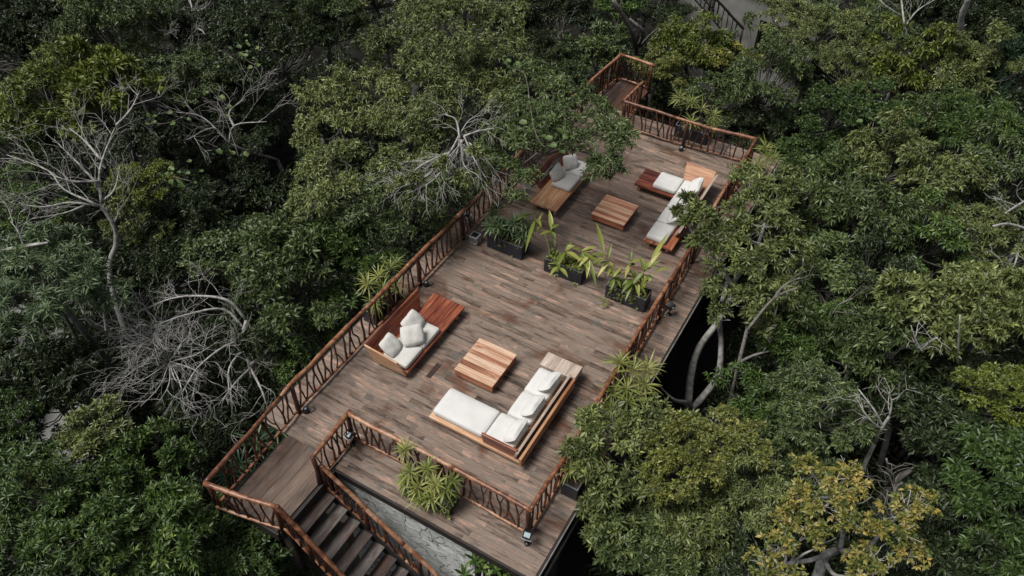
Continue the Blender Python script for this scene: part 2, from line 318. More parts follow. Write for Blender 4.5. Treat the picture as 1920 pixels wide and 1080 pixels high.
def clump_leaves(centres, radii, style, rs, dens=1.0, zs=0.75):
    "each clump is a handful of leafy sprays with gaps between them"
    st = STYLE[style]; parts = []
    for c, r in zip(centres, radii):
        tone = rs.rand(); m = 5 + int(6 * r + 3 * rs.rand())
        for _ in range(m):
            e = rs.normal(size=3); e /= np.linalg.norm(e); e[2] = e[2] if e[2] > -.3 else -e[2]
            sc_ = c + e * r * (.45 + .50 * rs.rand()) * [1, 1, zs]; sr = r * (.28 + .22 * rs.rand())
            n = max(4, int(2 * math.pi * r * r * st['dens'] * dens * 1.05 / m))
            d = rs.normal(size=(n, 3)); d /= np.linalg.norm(d, axis=1)[:, None]
            d[:, 2] = np.where(d[:, 2] < -0.2, -d[:, 2], d[:, 2])
            P = sc_ + d * (sr * (1 - 0.5 * rs.rand(n) ** 1.6))[:, None] * [1.15, 1.15, .6]
            A = d * .8 + e * .5 + [0, 0, .5] + rs.normal(size=(n, 3)) * .25
            parts.append(rosettes(P, A, st['k'], st['L'], st['W'], rs, st['spread'], st['droop'], tone=np.clip(tone * .6 + .4 * rs.rand(), 0, 1)))
    return join(parts)
def wiggle(a, b, n, amp, rs):
    a, b = np.asarray(a, float), np.asarray(b, float); t = np.linspace(0, 1, n)[:, None]
    L = np.linalg.norm(b - a); off = rs.normal(size=(n, 3)) * amp * L; off[0] = 0; off[-1] = 0
    return a + (b - a) * t + off * np.sin(t * math.pi) ** .5
def limbs_to(mb, hub, centres, radii, r0, rs, twigs=4, base=None):
    for c, r in zip(centres, radii):
        mid = hub + (c - hub) * .5 + [0, 0, -.12 * np.linalg.norm(c - hub)]
        p = np.vstack([wiggle(hub, mid, 4, .05, rs), wiggle(mid, c, 4, .06, rs)[1:]])
        mb.tube(p, np.linspace(r0, r0 * .3, len(p)), 5, cap=False)
        for _ in range(twigs):
            d = rs.normal(size=3); d[2] = abs(d[2]) + .2; d /= np.linalg.norm(d)
            q = wiggle(p[-1 - rs.randint(0, 3)], c + d * r * (.85 + .3 * rs.rand()) * [1, 1, .75], 4, .08, rs)
            mb.tube(q, np.linspace(r0 * .26, .006, 4), 4, cap=False)
GROUND = -5.0
PROTO = {}
def proto(style, R, var):
    "crown mesh and trunk mesh of one tree kind, in coordinates about the crown centre"
    key = (style, R, var)
    if key in PROTO: return PROTO[key]
    rs = np.random.RandomState(abs(hash(key)) % 1000 + 7) if False else np.random.RandomState(int(R * 13 + var * 101 + sum(map(ord, style))))
    n = int(14 + R * 9); cs, rr = [], []
    for i in range(n):
        u = rs.rand(); phi = i * 2.39996 + rs.rand() * .8; el = math.asin(min(1, max(-.25, 1.1 * u - .12)))
        rad = R * (0.55 + .42 * rs.rand()) * (1 + .24 * math.sin(2 * phi + var * 2.1) + .14 * math.sin(3 * phi + var))
        cs.append([math.cos(phi) * math.cos(el) * rad, math.sin(phi) * math.cos(el) * rad, math.sin(el) * rad * .72])
        rr.append(R * (.17 + .16 * rs.rand()))
    cs = np.array(cs); rr = np.array(rr)
    V, F, Rn = clump_leaves(cs, rr, style, rs)
    np.random.seed(var + 5)
    mb = MB(); hub = np.array([0, 0, -R * .45])
    tr = np.vstack([[0.35, 0.2, -11], [0.2, 0.1, -6], [.05, 0, -3], hub]) * 1.0
    tr = np.array([[.5 * math.sin(q * 2 + var), .4 * math.cos(q * 1.7 + var) - .4 * math.cos(var), z] for q, z in zip(np.linspace(1, 0, 6), np.linspace(-9, hub[2], 6))]); tr[-1] = hub
    mb.tube(tr, np.linspace(.05 + .045 * R, .03 + .025 * R, 6), 7, rough=.15)
    limbs_to(mb, hub, cs, rr, .012 + .013 * R, rs, 5)
    crown = quads_obj('crown', V, F, Rn, LM['green']); trunk = mb.build('trunk', 'grey_bark')
    PROTO[key] = [crown, trunk, False]
    return PROTO[key]
def tree(px, py, z, rpx, style, colour, var, label, group='forest trees around the deck', bark='grey_bark', flat=1.0):
    C = at(px, py, z); R = rpx * 1.10 / ppm(C)
    sizes = [1.3, 2.1, 3.1]; Rn = min(sizes, key=lambda q: abs(math.log(R / q))); s = R / Rn
    pr = proto(style, Rn, var)
    rt = root('tree', (C[0], C[1], GROUND), label, 'tree', group)
    rz = random.random() * 6.28; sx_ = random.uniform(.86, 1.16); sz_ = random.uniform(.8, 1.25)
    for i in (0, 1):
        o = pr[i]
        if pr[2]: o = o.copy(); COL.objects.link(o)
        o.parent = rt; o.location = (0, 0, C[2] - GROUND); o.rotation_euler = (0, 0, rz); o.scale = (s * sx_, s / sx_, s * flat * sz_)
        ms = o.material_slots[0]; ms.link = 'OBJECT'; ms.material = LM[colour] if i == 0 else MATS[bark]
    pr[2] = True
    return rt
def P3(seq):
    return np.array([at(*q) for q in seq])
def smooth(pts, n=4):
    P = np.asarray(pts, float); out = []
    Q = np.vstack([2 * P[0] - P[1], P, 2 * P[-1] - P[-2]])
    for i in range(1, len(Q) - 2):
        for t in np.linspace(0, 1, n, endpoint=False):
            a, b, c, d = Q[i - 1:i + 3]
            out.append(.5 * (2 * b + (c - a) * t + (2 * a - 5 * b + 4 * c - d) * t * t + (3 * b - a - 3 * c + d) * t ** 3))
    out.append(P[-1]); return np.array(out)
def hero_tree(label, limbs, clumps, style, colour, seed, bark='grey_bark', twig_n=4, cat='tree', dens=1.0, hub=None, group=None):
    "limbs: list of (radius0, radius1, [(px,py,z)...]); clumps: (px,py,z,rpx)"
    rs = np.random.RandomState(seed); np.random.seed(seed)
    L = [(a, b, smooth(P3(s))) for a, b, s in limbs]
    base = L[0][2][0]; rt = root('tree', (base[0], base[1], GROUND), label, cat, group)
    mb = MB()
    if base[2] > GROUND + .3:
        mb.tube([[base[0] + .25, base[1] + .2, GROUND - .2], [base[0] + .1, base[1] + .05, (GROUND + base[2]) / 2], base], [L[0][0] * 1.35, L[0][0] * 1.15, L[0][0]], 8, rough=.15)
    for a, b, p in L: mb.tube(p, np.linspace(a, b, len(p)), 7, rough=.18, cap=True)
    if clumps:
        cs = np.array([at(q[0], q[1], q[2]) for q in clumps]); rr = np.array([q[3] / ppm(c) for q, c in zip(clumps, cs)])
        allp = np.vstack([p for _, _, p in L])
        for c, r in zip(cs, rr):
            d = np.linalg.norm(allp - (c - [0, 0, .3]), axis=1); h = allp[d.argmin()]
            limbs_to(mb, h, [c], [r], .035, rs, twig_n)
        V, F, Rn = clump_leaves(cs, rr, style, rs, dens)
        quads_obj('crown', V - wloc(rt), F, Rn, LM[colour], rt)
    mb.build('trunk', bark, rt)
    return rt
def grow(mb, p, d, L, r, depth, rs, bend, grav, kids, ang):
    "recursive bare branching"
    n = 5; pts = [p]; d = d / np.linalg.norm(d); step = L / n; ax = rs.normal(size=3)
    for i in range(n):
        d = d + rs.normal(size=3) * bend + np.array([0, 0, grav]); d /= np.linalg.norm(d)
        pts.append(pts[-1] + d * step)
    mb.tube(pts, np.linspace(r, max(.0038, r * .45), n + 1), 5 if r > .02 else 4, cap=False)
    if depth <= 0: return
    for k in range(kids):
        i = rs.randint(2, n + 1) if k < kids - 1 else n
        a = rs.normal(size=3); a -= a @ d * d; a /= np.linalg.norm(a)
        nd = d * math.cos(ang) + a * math.sin(ang) * (1 + .3 * rs.rand())
        grow(mb, pts[i], nd, L * (.58 + .22 * rs.rand()), max(.0038, r * .5), depth - 1, rs, bend, grav, kids, ang)
def dead_tree(label, limbs, seed, twig_L=0.9, depth=2, kids=3, bend=.12, grav=0.0, ang=.6, every=2, bark='dead_bark', twig_r=.02, name='bare_tree', parts=('trunk', 'branches')):
    rs = np.random.RandomState(seed); np.random.seed(seed)
    L = [(a, b, smooth(P3(s))) for a, b, s in limbs]
    base = L[0][2][0]; rt = root(name, (base[0], base[1], GROUND), label, 'dead tree', 'bare dead trees')
    mb = MB()
    if base[2] > GROUND + .3:
        mb.tube([[base[0] + .2, base[1] + .3, GROUND - .2], [base[0] + .15, base[1] + .1, (GROUND + base[2]) / 2], base], [L[0][0] * 1.4, L[0][0] * 1.2, L[0][0]], 7, rough=.15)
    mb2 = MB()
    for a, b, p in L: mb.tube(p, np.linspace(a, b, len(p)), 6, rough=.2)
    for j, (a, b, p) in enumerate(L[1:] if len(L) > 1 else L):
        for i in range(1, len(p), every):
            d = p[i] - p[i - 1]; d /= np.linalg.norm(d)
            s = rs.normal(size=3); s -= s @ d * d; s /= np.linalg.norm(s); s[2] = abs(s[2]) * .6
            grow(mb2, p[i], d * .75 + s * .8, twig_L * (.6 + .7 * rs.rand()), max(twig_r * .6, min(twig_r, b * .9)), depth, rs, bend, grav, kids, ang)
    mb.build(parts[0], bark, rt)
    if mb2.n: mb2.build(parts[1], bark, rt)
    return rt
def copy_tree(o, parent=None):
    c = o.copy(); COL.objects.link(c)
    if parent is not None: c.parent = parent
    for ch in [q for q in o.children]: copy_tree(ch, c)
    return c
#%%STRUCT
random.seed(11); np.random.seed(11)
# ================================================================== THE GROUND
def terrain():
    n = 90; xs = np.linspace(-170, 130, n); ys = np.linspace(-80, 220, n)
    X, Y = np.meshgrid(xs, ys); Z = GROUND + .22 * np.sin(X * .35) * np.cos(Y * .29) + .12 * np.sin(X * .9 + Y * .7) - .15
    V = np.stack([X.ravel(), Y.ravel(), Z.ravel()], 1); f = []
    for j in range(n - 1):
        for i in range(n - 1): a = j * n + i; f.append((a, a + 1, a + n + 1, a + n))
    mb = MB(); mb.add(V, f, .5, True); o = mb.build('ground', 'forest_floor'); meta(o, kind='structure'); return o
terrain()
# sandy track glimpsed between the trees on the left
pts = smooth([at(-160, 470, -4.6), at(-20, 560, -4.6), at(60, 650, -4.6), at(95, 780, -4.6), at(150, 900, -4.6), at(230, 1000, -4.6)], 6)
mb = MB(); V = []; f = []
for i, p in enumerate(pts):
    t = pts[min(i + 1, len(pts) - 1)] - pts[max(i - 1, 0)]; t /= np.linalg.norm(t); s = np.array([-t[1], t[0], 0]); wd = 1.15 + .15 * math.sin(i)
    V += [p + s * wd, p - s * wd]
    if i: f.append((2 * i - 2, 2 * i - 1, 2 * i + 1, 2 * i))
mb.add(V, f, .5); meta(mb.build('sand_path', 'sand_path'), kind='structure')

# ================================================================== THE DECK
DX0, DX1, DY0, DY1 = -10.15, -2.99, 6.30, 22.55
LX0, LX1, LY0 = -9.36, -7.93, 4.55          # landing
deck = root('timber_deck', ((DX0 + DX1) / 2, (DY0 + DY1) / 2, GROUND), 'large raised deck of brown weathered planks under the sofas', 'deck')
mb = MB(); pw = .142; gap = .005
y = DY0; row = 0
while y + pw < DY1 + .01:
    x0 = -7.93 if y < 6.40 else DX0
    x = x0 - random.random() * .8; xe = DX1
    while x < xe:
        L = random.choice([.6, .9, 1.2, 1.5, 1.8, 2.4]) * (.85 + .3 * random.random())
        a, b = max(x, x0), min(x + L, xe)
        if b - a > .12:
            dz = random.uniform(-.0015, .0015)
            mb.box(a + .0015, b - .0015, y, y + pw - gap, -.03 + dz, dz, random.random())
        x += L
    y += pw; row += 1
mb.build('plank_floor', 'deck_wood', deck)
mb = MB(); x = LX0
while x < LX1 - .05:
    wd = random.choice([.24, .27, .3]); xe = min(x + wd, LX1)
    mb.box(x, xe - .008, LY0 - .02 * random.random(), 6.436, -.045, -.008 + random.uniform(-.002, .002), random.random()); x += wd
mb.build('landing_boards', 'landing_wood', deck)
mb = MB(); x = -9.55
while x < -8.3:
    mb.box(x, x + .255, DY1 + .01, 24.45, -.05, -.012 + random.uniform(-.002, .002), random.random()); x += .265
mb.build('walkway_boards', 'walkway_wood_shaded', deck)  # boards carry the tree's shade in their dark colour
mb = MB()
mb.box(DX0 + .03, DX1 - .03, 6.46, DY1 - .03, -.10, -.034); mb.box(-7.9, DX1 - .03, DY0 + .03, 6.459, -.10, -.034)
mb.box(LX0 + .02, LX1 - .02, LY0 + .03, 6.455, -.12, -.047); mb.box(-9.53, -8.25, DY1 + .02, 24.43, -.12, -.052)
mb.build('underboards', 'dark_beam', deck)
mb = MB()
mb.box(-7.93, DX1 + .0, DY0 - .05, DY0 - .006, -.20, -.012)       # front fascia
mb.box(DX1 + .004, DX1 + .045, DY0 - .05, DY1, -.30, -.01)        # right
mb.box(DX0 - .045, DX0 - .004, 6.40, DY1, -.30, -.01)
mb.box(DX0, DX1, DY1 + .004, DY1 + .045, -.30, -.055)
mb.box(LX0 - .05, LX0 - .004, LY0, 6.36, -.28, -.01); mb.box(LX0 - .05, LX1, LY0 - .07, LY0 - .025, -.28, -.02)
mb.box(LX1 + .004, LX1 + .05, LY0, 6.24, -.28, -.012)
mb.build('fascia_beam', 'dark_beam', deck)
mb = MB(); mb.box(DX1 + .05, DX1 + .075, DY0 - .05, DY1, -.055, -.018); mb.build('edge_trim', 'edge_strip', deck)
for x in (-9.9, -3.3):
    for y in (8.0, 11.5, 15.0, 18.5, 22.0):
        mb = MB(); mb.tube([[x, y, GROUND - .3], [x + .02, y, -2.5], [x, y, -.10]], [.14, .13, .12], 9, rough=.08); mb.build('support_post', 'dark_beam', deck)
for x, y in ((-9.2, 4.75), (-8.05, 4.75), (-9.3, 24.2), (-8.2, 24.2)):
    mb = MB(); mb.tube([[x, y, GROUND - .3], [x, y, -.12]], [.11, .10], 9, rough=.08); mb.build('support_post', 'dark_beam', deck)

# lower storey below the deck
low = root('stone_house', (-6.2, 12, GROUND), 'pale grey rubble stone wall of the storey under the front edge of the deck', 'building')
mb = MB(); mb.box(-7.96, -4.46, 6.36, 6.72, GROUND - .3, -.13); mb.build('front_wall', 'stone_masonry', low)
mb = MB(); mb.box(-9.7, -9.4, 8.0, 21.5, GROUND - .3, -.13); mb.box(-9.399, -4.9, 21.2, 21.5, GROUND - .3, -.13); mb.build('side_wall', 'stone_masonry', low)
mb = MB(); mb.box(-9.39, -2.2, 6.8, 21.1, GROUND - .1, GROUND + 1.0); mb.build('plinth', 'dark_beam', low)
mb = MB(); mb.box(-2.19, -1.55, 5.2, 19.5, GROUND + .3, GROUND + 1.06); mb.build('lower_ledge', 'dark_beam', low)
mb = MB(); mb.box(-2.93, -2.89, 6.25, 9.6, -.50, -.45); mb.build('fascia_edge', 'edge_strip', low)  # pale strip standing for the bottom edge of the deck fascia
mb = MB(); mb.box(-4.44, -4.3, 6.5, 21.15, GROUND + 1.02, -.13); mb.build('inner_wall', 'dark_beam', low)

# ================================================================== STAIRS
st = root('staircase', (-7.9, 5.35, GROUND), 'dark brown open staircase going down from the landing', 'staircase')
NT = 15
for i in range(NT):
    xn = -7.60 + .295 * i; z = -.27 - .268 * i
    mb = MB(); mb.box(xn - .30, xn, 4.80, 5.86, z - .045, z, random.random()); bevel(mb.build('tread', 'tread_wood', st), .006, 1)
for yy in (4.72, 5.87):
    mb = MB(); a = np.array([-7.93, yy, -.12]); n_ = np.array([.295, 0, -.268]) * NT
    mb.hexa([a + [0, 0, -.30], a + n_ + [0, 0, -.30], a + n_ + [0, .07, -.30], a + [0, .07, -.30], a + [0, 0, -.0], a + n_, a + n_ + [0, .07, 0], a + [0, .07, 0]])
    mb.build('stringer', 'dark_beam', st)

# ================================================================== RAILINGS
def railing(label, base, posts, seed, h=1.0, spacing=.235, top=True, rtop=.052, rbot=.034, group='rustic branch railings round the deck', lowh=.10, toph=None, mat='log_wood', bmat='branch_wood'):
    rs = np.random.RandomState(seed); np.random.seed(seed)
    B = np.array(base, float); seg = np.linalg.norm(np.diff(B, axis=0), axis=1); cum = np.concatenate([[0], np.cumsum(seg)]); T = cum[-1]
    def pos(s): return np.array([np.interp(s, cum, B[:, k]) for k in range(3)])
    rt = root('rustic_railing', tuple(B[0]), label, 'railing', group)
    n = max(3, int(T / .33)); ss = np.linspace(0, T, n)
    wob = np.cumsum(rs.normal(size=(n, 3)) * .010, axis=0); wob -= np.linspace(0, 1, n)[:, None] * wob[-1]; wob = np.clip(wob, -.035, .035)
    tp = np.array([pos(s) for s in ss]) + [0, 0, h] + wob
    bp = np.array([pos(s) for s in ss]) + [0, 0, lowh] + wob[::-1] * .6
    # the top log is several trunks laid end to end
    cuts = list(range(0, n - 1, 7)) + [n - 1]
    if len(cuts) > 2 and cuts[-1] - cuts[-2] < 3: cuts.pop(-2)
    for q in range(len(cuts) - 1):
        a, b = cuts[q], cuts[q + 1]; k = b - a + 1
        sg = tp[a:b + 1].copy(); d = sg[-1] - sg[-2]; d /= np.linalg.norm(d); sg[-1] += d * .05
        sg = smooth(sg, 3); taper = np.linspace(1.12, .88, len(sg)) if rs.rand() > .5 else np.linspace(.88, 1.12, len(sg))
        mb = MB(); mb.tube(sg, rtop * taper * (1 + .10 * (rs.rand(len(sg)) - .5)), 9, rs.rand(), rough=.07); mb.build('top_rail', mat, rt)
        sg = smooth(bp[a:b + 1], 3); mb = MB(); mb.tube(sg, rbot * taper * (1 + .22 * (rs.rand(len(sg)) - .5)), 7, rs.rand(), rough=.12); mb.build('bottom_rail', mat, rt)
    for s in posts:
        p = pos(s); mb = MB(); mb.tube([p + [0, 0, -.02], p + [.012 * rs.normal(), .012 * rs.normal(), h * .5], p + [0, 0, h - .01]], [.062, .054, .052], 8, rs.rand(), rough=.15); mb.build('post', bmat, rt)
    s = .13; kinds = 0
    while s < T - .1:
        if min([abs(s - q) for q in posts] + [9]) > .09:
            k = rs.randint(0, 6); r = .017 + .011 * rs.rand(); mb = MB()
            def P(ds, z): 
                q = pos(min(max(s + ds, .02), T - .02)); return q + [rs.normal() * .008, rs.normal() * .008, lowh + (h - lowh) * z]
            lean = rs.normal() * .07
            if k <= 1:       # fork opening upwards
                j = .35 + .25 * rs.rand(); f = P(lean * .4, j)
                mb.tube(smooth([P(0, 0), P(lean * .2 + .015, j * .5), f], 3), np.linspace(r * 1.3, r * 1.1, 7), 6, rs.rand(), rough=.15)
                mb.tube(smooth([f, P(lean + .05, j + .25), P(lean + .09 + .04 * rs.rand(), 1)], 3), np.linspace(r, r * .75, 7), 6, rs.rand(), rough=.15)
                mb.tube(smooth([f, P(lean - .05, j + .22), P(lean - .09 - .04 * rs.rand(), 1)], 3), np.linspace(r, r * .7, 7), 6, rs.rand(), rough=.15)
            elif k <= 3:     # fork upside down
                j = .45 + .25 * rs.rand(); f = P(lean * .4, j)
                mb.tube(smooth([P(lean, 1), P(lean * .6, .8), f], 3), np.linspace(r * 1.3, r * 1.1, 7), 6, rs.rand(), rough=.15)
                mb.tube(smooth([f, P(.06, j * .5), P(.10 + .04 * rs.rand(), 0)], 3), np.linspace(r, r * .8, 7), 6, rs.rand(), rough=.15)
                mb.tube(smooth([f, P(-.05, j * .5), P(-.09 - .04 * rs.rand(), 0)], 3), np.linspace(r, r * .8, 7), 6, rs.rand(), rough=.15)
            else:
                mb.tube(smooth([P(-lean, 0), P(-lean * .2 + rs.normal() * .03, .33), P(lean * .4 + rs.normal() * .03, .66), P(lean, 1)], 3), np.linspace(r * 1.25, r * .9, 10), 6, rs.rand(), rough=.15)
            mb.build('baluster', bmat, rt)
        s += spacing * (.8 + .4 * rs.rand())
    return rt
railing('rustic branch railing along the left side of the deck behind the cushioned sofa', [(-9.40, 4.30, 0), (-9.46, 5.6, 0), (-9.58, 7.1, 0), (-9.58, 12, 0), (-9.60, 16, 0), (-9.62, 22.0, 0), (-9.50, 24.3, 0)],
        [.04, 2.75, 7.6, 9.75, 12.3, 14.6, 17.3, 19.9], 21)
railing('short railing across the outer end of the landing above the green bush', [(-9.40, 4.30, 0), (-8.6, 4.44, 0), (-7.82, 4.62, 0)], [1.56], 22)
railing('short railing from the stair head back to the corner spotlight', [(-7.97, 5.86, 0), (-8.0, 6.5, 0), (-8.02, 7.10, 0)], [.0, 1.2], 23, spacing=.20)
railing('front railing behind the potted fan palms at the stair side of the deck', [(-8.02, 7.10, 0), (-5.8, 7.14, 0), (-3.53, 7.07, 0)], [2.3, 4.46], 24, spacing=.215)
railing('rustic branch railing along the right side of the deck beside the dark drop', [(-3.53, 7.07, 0), (-3.52, 10, 0), (-3.62, 14, 0), (-3.66, 18, 0), (-3.70, 21.70, 0)], [1.9, 4.6, 7.0, 9.4, 12], 25, spacing=.20)
railing('railing across the far end of the deck in front of the spiky plants', [(-3.70, 21.70, 0), (-5.9, 21.55, 0), (-8.15, 21.55, 0)], [.02, 2.2, 4.4], 26, spacing=.2)
railing('short railing on the right of the entrance walkway at the far end', [(-8.15, 21.55, 0), (-8.07, 22.95, 0)], [1.38], 27)
railing('railing closing off the top end of the entrance walkway', [(-9.50, 24.3, 0), (-8.2, 24.2, 0)], [1.25], 28)
railing('handrail on the outer side of the staircase next to the bush', [(-7.82, 4.62, .0), (-6.44, 4.58, -1.42), (-4.2, 4.56, -3.45)], [.9, 2.2, 3.5], 29, h=.98, spacing=.24, lowh=.18)
railing('handrail on the inner side of the staircase next to the stone wall', [(-7.90, 5.93, -.28), (-6.9, 5.95, -1.18), (-5.2, 5.95, -2.40), (-4.0, 5.95, -3.35)], [.02, 1.35, 3.0], 30, h=.92, spacing=.24, lowh=.16)

# ================================================================== FURNITURE
def round_box(lo, hi, r, n=7, puff=0.0, seed=0, wr=.004):
    "cushion: box with rounded edges, a little puffed and creased -> V, F"
    lo, hi = np.array(lo, float), np.array(hi, float); c, h = (lo + hi) / 2, (hi - lo) / 2
    V, F = [], []; idx = {}
    ks = [max(n, int(2 * q / .07)) for q in h]; ks[2] = 5
    def add(p):
        k = tuple(np.round(p, 5))
        if k not in idx: idx[k] = len(V); V.append(p)
        return idx[k]
    for ax in range(3):
        a, b_ = (ax + 1) % 3, (ax + 2) % 3
        for sgn in (-1, 1):
            for i in range(ks[a]):
                for j in range(ks[b_]):
                    q = []
                    for di, dj in ((0, 0), (1, 0), (1, 1), (0, 1)):
                        p = np.zeros(3); p[ax] = sgn; p[a] = -1 + 2 * (i + di) / ks[a]; p[b_] = -1 + 2 * (j + dj) / ks[b_]; q.append(add(p))
                    F.append(tuple(q) if sgn > 0 else tuple(reversed(q)))
    V = np.array(V); X = V * h
    rr = np.minimum(r, h * .98); core = np.clip(X, -(h - rr), h - rr); d = X - core; L = np.linalg.norm(d, axis=1)
    m = L > 1e-9; X[m] = core[m] + d[m] / L[m][:, None] * r * np.minimum(1, (L[m] / r))[:, None]
    rs = np.random.RandomState(seed); ph = rs.rand(4) * 6
    u, v = V[:, 0], V[:, 1]
    X[:, 2] += np.sign(V[:, 2]) * puff * (1 - u ** 2) * (1 - v ** 2)
    X[:, 2] += wr * np.sin(X[:, 0] * 11 + ph[0]) * np.sin(X[:, 1] * 9 + ph[1]) + wr * .6 * np.sin(X[:, 0] * 23 + X[:, 1] * 17 + ph[2])
    return X + c, F
def cushion(parent, lo, hi, mat='cushion_cloth', seed=0, name='seat_cushion', r=.055, puff=.018):
    V, F = round_box(lo, hi, r, puff=puff, seed=seed); mb = MB(); mb.add(V, F, .5, True); o = mb.build(name, mat, parent)
    # piped seam round the top edge
    e = r * .29; cr = r * .9; z = hi[2] - e; P = []
    for cx, cy, a0 in ((hi[0] - cr - e, hi[1] - cr - e, 0), (lo[0] + cr + e, hi[1] - cr - e, 90), (lo[0] + cr + e, lo[1] + cr + e, 180), (hi[0] - cr - e, lo[1] + cr + e, 270)):
        for k in range(4): a = R_(a0 + 30 * k); P.append([cx + math.cos(a) * cr, cy + math.sin(a) * cr, z])
    P.append(P[0]); mp_ = MB(); mp_.tube(P, .006, 5, .5); mp_.build('piping', mat, o)
    return o
def pillow(parent, C, nrm, up, w_=.5, h_=.5, t=.17, mat='cushion_cloth', seed=0, name='pillow'):
    "soft square pillow centred at C, its face looking along nrm"
    N = np.array(nrm, float); N /= np.linalg.norm(N); U = np.array(up, float); U -= U @ N * N; U /= np.linalg.norm(U); S = np.cross(U, N)
    n = 14; g = np.linspace(-1, 1, n + 1); rs = np.random.RandomState(seed + 3); ph = rs.rand(6) * 6
    V = []; F = []
    for sg in (1, -1):
        for i, u in enumerate(g):
            for j, v in enumerate(g):
                th = max(0, (1 - abs(u) ** 3.2) * (1 - abs(v) ** 3.2)) ** .48; pin = 1 - .045 * (1 - abs(v) ** 2) * abs(u) ** 3, 1 - .045 * (1 - abs(u) ** 2) * abs(v) ** 3
                cr = .008 * math.sin(u * 6 + v * 3 + ph[0]) * math.sin(v * 5 - u * 2 + ph[1]) + .006 * math.sin(u * 13 + ph[2]) * math.sin(v * 11 + ph[3])
                uu, v0 = u * math.sqrt(1 - .30 * v * v), v * math.sqrt(1 - .30 * u * u)
                q = np.array(C) + S * uu * w_ / 2 * pin[0] + U * (v0 * h_ / 2 * pin[1] - .03 * (1 - abs(u)) * (v > .8)) + N * sg * (t * .58 + cr) * th
                V.append(q)
    m = (n + 1) ** 2
    for k in (0, 1):
        for i in range(n):
            for j in range(n):
                a = k * m + i * (n + 1) + j; f = (a, a + n + 1, a + n + 2, a + 1); F.append(f if k == 0 else tuple(reversed(f)))
    mb = MB(); mb.add(V, F, .5, True); return mb.build(name, mat, parent)
def block(parent, name, mat, x0, x1, y0, y1, z0, z1, bv=.008, boards=0, axis='y', gap=.003):
    mb = MB()
    if boards:
        for k in range(boards):
            if axis == 'y': a = x0 + (x1 - x0) * k / boards; b = x0 + (x1 - x0) * (k + 1) / boards; mb.box(a + gap / 2, b - gap / 2, y0, y1, z0, z1)
            else: a = y0 + (y1 - y0) * k / boards; b = y0 + (y1 - y0) * (k + 1) / boards; mb.box(x0, x1, a + gap / 2, b - gap / 2, z0, z1)
    else: mb.box(x0, x1, y0, y1, z0, z1)
    return bevel(mb.build(name, mat, parent), bv)
def panel(parent, name, mat, quad, thick, bv=.008):
    mb = MB(); mb.slab(quad, thick); return bevel(mb.build(name, mat, parent), bv)
def leg(parent, x, y, h, w_=.07, mat='orange_wood_y'):
    mb = MB(); mb.box(x - w_ / 2, x + w_ / 2, y - w_ / 2, y + w_ / 2, .002, h); return bevel(mb.build('leg', mat, parent), .005, 1)

# ---- sofa with three pillows, near left
A = root('daybed_sofa', (-8.5, 10.3, 0), 'reddish wooden sofa with bare bench end and three loose grey-white pillows', 'sofa', 'wooden sofas with white cushions')
block(A, 'platform', 'red_wood_y', -8.93, -7.97, 9.10, 11.62, .20, .275, boards=5)
for x, y in ((-8.08, 9.28), (-8.08, 10.62), (-8.05, 11.34), (-8.8, 9.3), (-8.8, 11.34)): leg(A, x, y, .20)
panel(A, 'backrest', 'red_wood_y', [(-8.86, 9.10, .276), (-8.86, 10.95, .276), (-9.10, 11.22, .71), (-9.10, 9.05, .71)], .045)
panel(A, 'armrest', 'orange_wood_x', [(-8.93, 9.05, .17), (-7.99, 9.05, .17), (-8.17, 8.99, .60), (-9.12, 8.99, .70)], .045)
cushion(A, (-8.74, 9.13, .278), (-8.02, 9.84, .42), 'cushion_cloth_warm', 1)
cushion(A, (-8.74, 9.85, .278), (-8.02, 10.58, .42), 'cushion_cloth_warm', 2)
pillow(A, (-8.64, 9.40, .58), (.62, .12, .78), (-.5, 0, 1), .56, .56, .18, 'cushion_cloth_warm', 1)
pillow(A, (-8.60, 10.26, .60), (.60, .10, .8), (-.5, .0, 1), .68, .54, .18, 'cushion_cloth_warm', 2)
pillow(A, (-8.36, 9.90, .62), (.44, -.36, .82), (-.35, .35, .9), .60, .56, .18, 'cushion_cloth_warm', 3)

# ---- coffee tables
def coffee(cx, cy, sx, sy, label, topmat):
    T = root('coffee_table', (cx, cy, 0), label, 'coffee table', 'low square coffee tables')
    x0, x1, y0, y1 = cx - sx / 2, cx + sx / 2, cy - sy / 2, cy + sy / 2
    mb = MB(); n = 9; rs = random.Random(int(cx * 10)); e = [0]
    for k in range(n): e.append(e[-1] + rs.uniform(.8, 1.25))
    for k in range(n): mb.box(x0 + .0, x1, y0 + (y1 - y0) * e[k] / e[-1] + .005, y0 + (y1 - y0) * e[k + 1] / e[-1] - .005, .262, .30 + rs.uniform(-.001, .001), rs.random())
    bevel(mb.build('tabletop', topmat, T), .006)
    block(T, 'side_panel', 'red_wood_x', x0 + .012, x1 - .012, y0 + .012, y0 + .047, .075, .260)
    block(T, 'side_panel', 'red_wood_x', x0 + .012, x1 - .012, y1 - .047, y1 - .012, .075, .260)
    block(T, 'side_panel', 'red_wood_y', x0 + .012, x0 + .047, y0 + .05, y1 - .05, .075, .260)
    block(T, 'side_panel', 'red_wood_y', x1 - .047, x1 - .012, y0 + .05, y1 - .05, .075, .260)
    for a in (x0 + .12, x1 - .12):
        for c in (y0 + .12, y1 - .12): leg(T, a, c, .258, .08, 'red_wood_y')
    return T
coffee(-6.54, 10.32, 1.06, 1.16, 'square slatted coffee table with pale worn top in front of the white corner sofa', 'pale_wood_x')
coffee(-6.31, 17.15, 1.04, 1.04, 'square wooden coffee table with orange-brown top behind the planters', 'tan_wood_x')

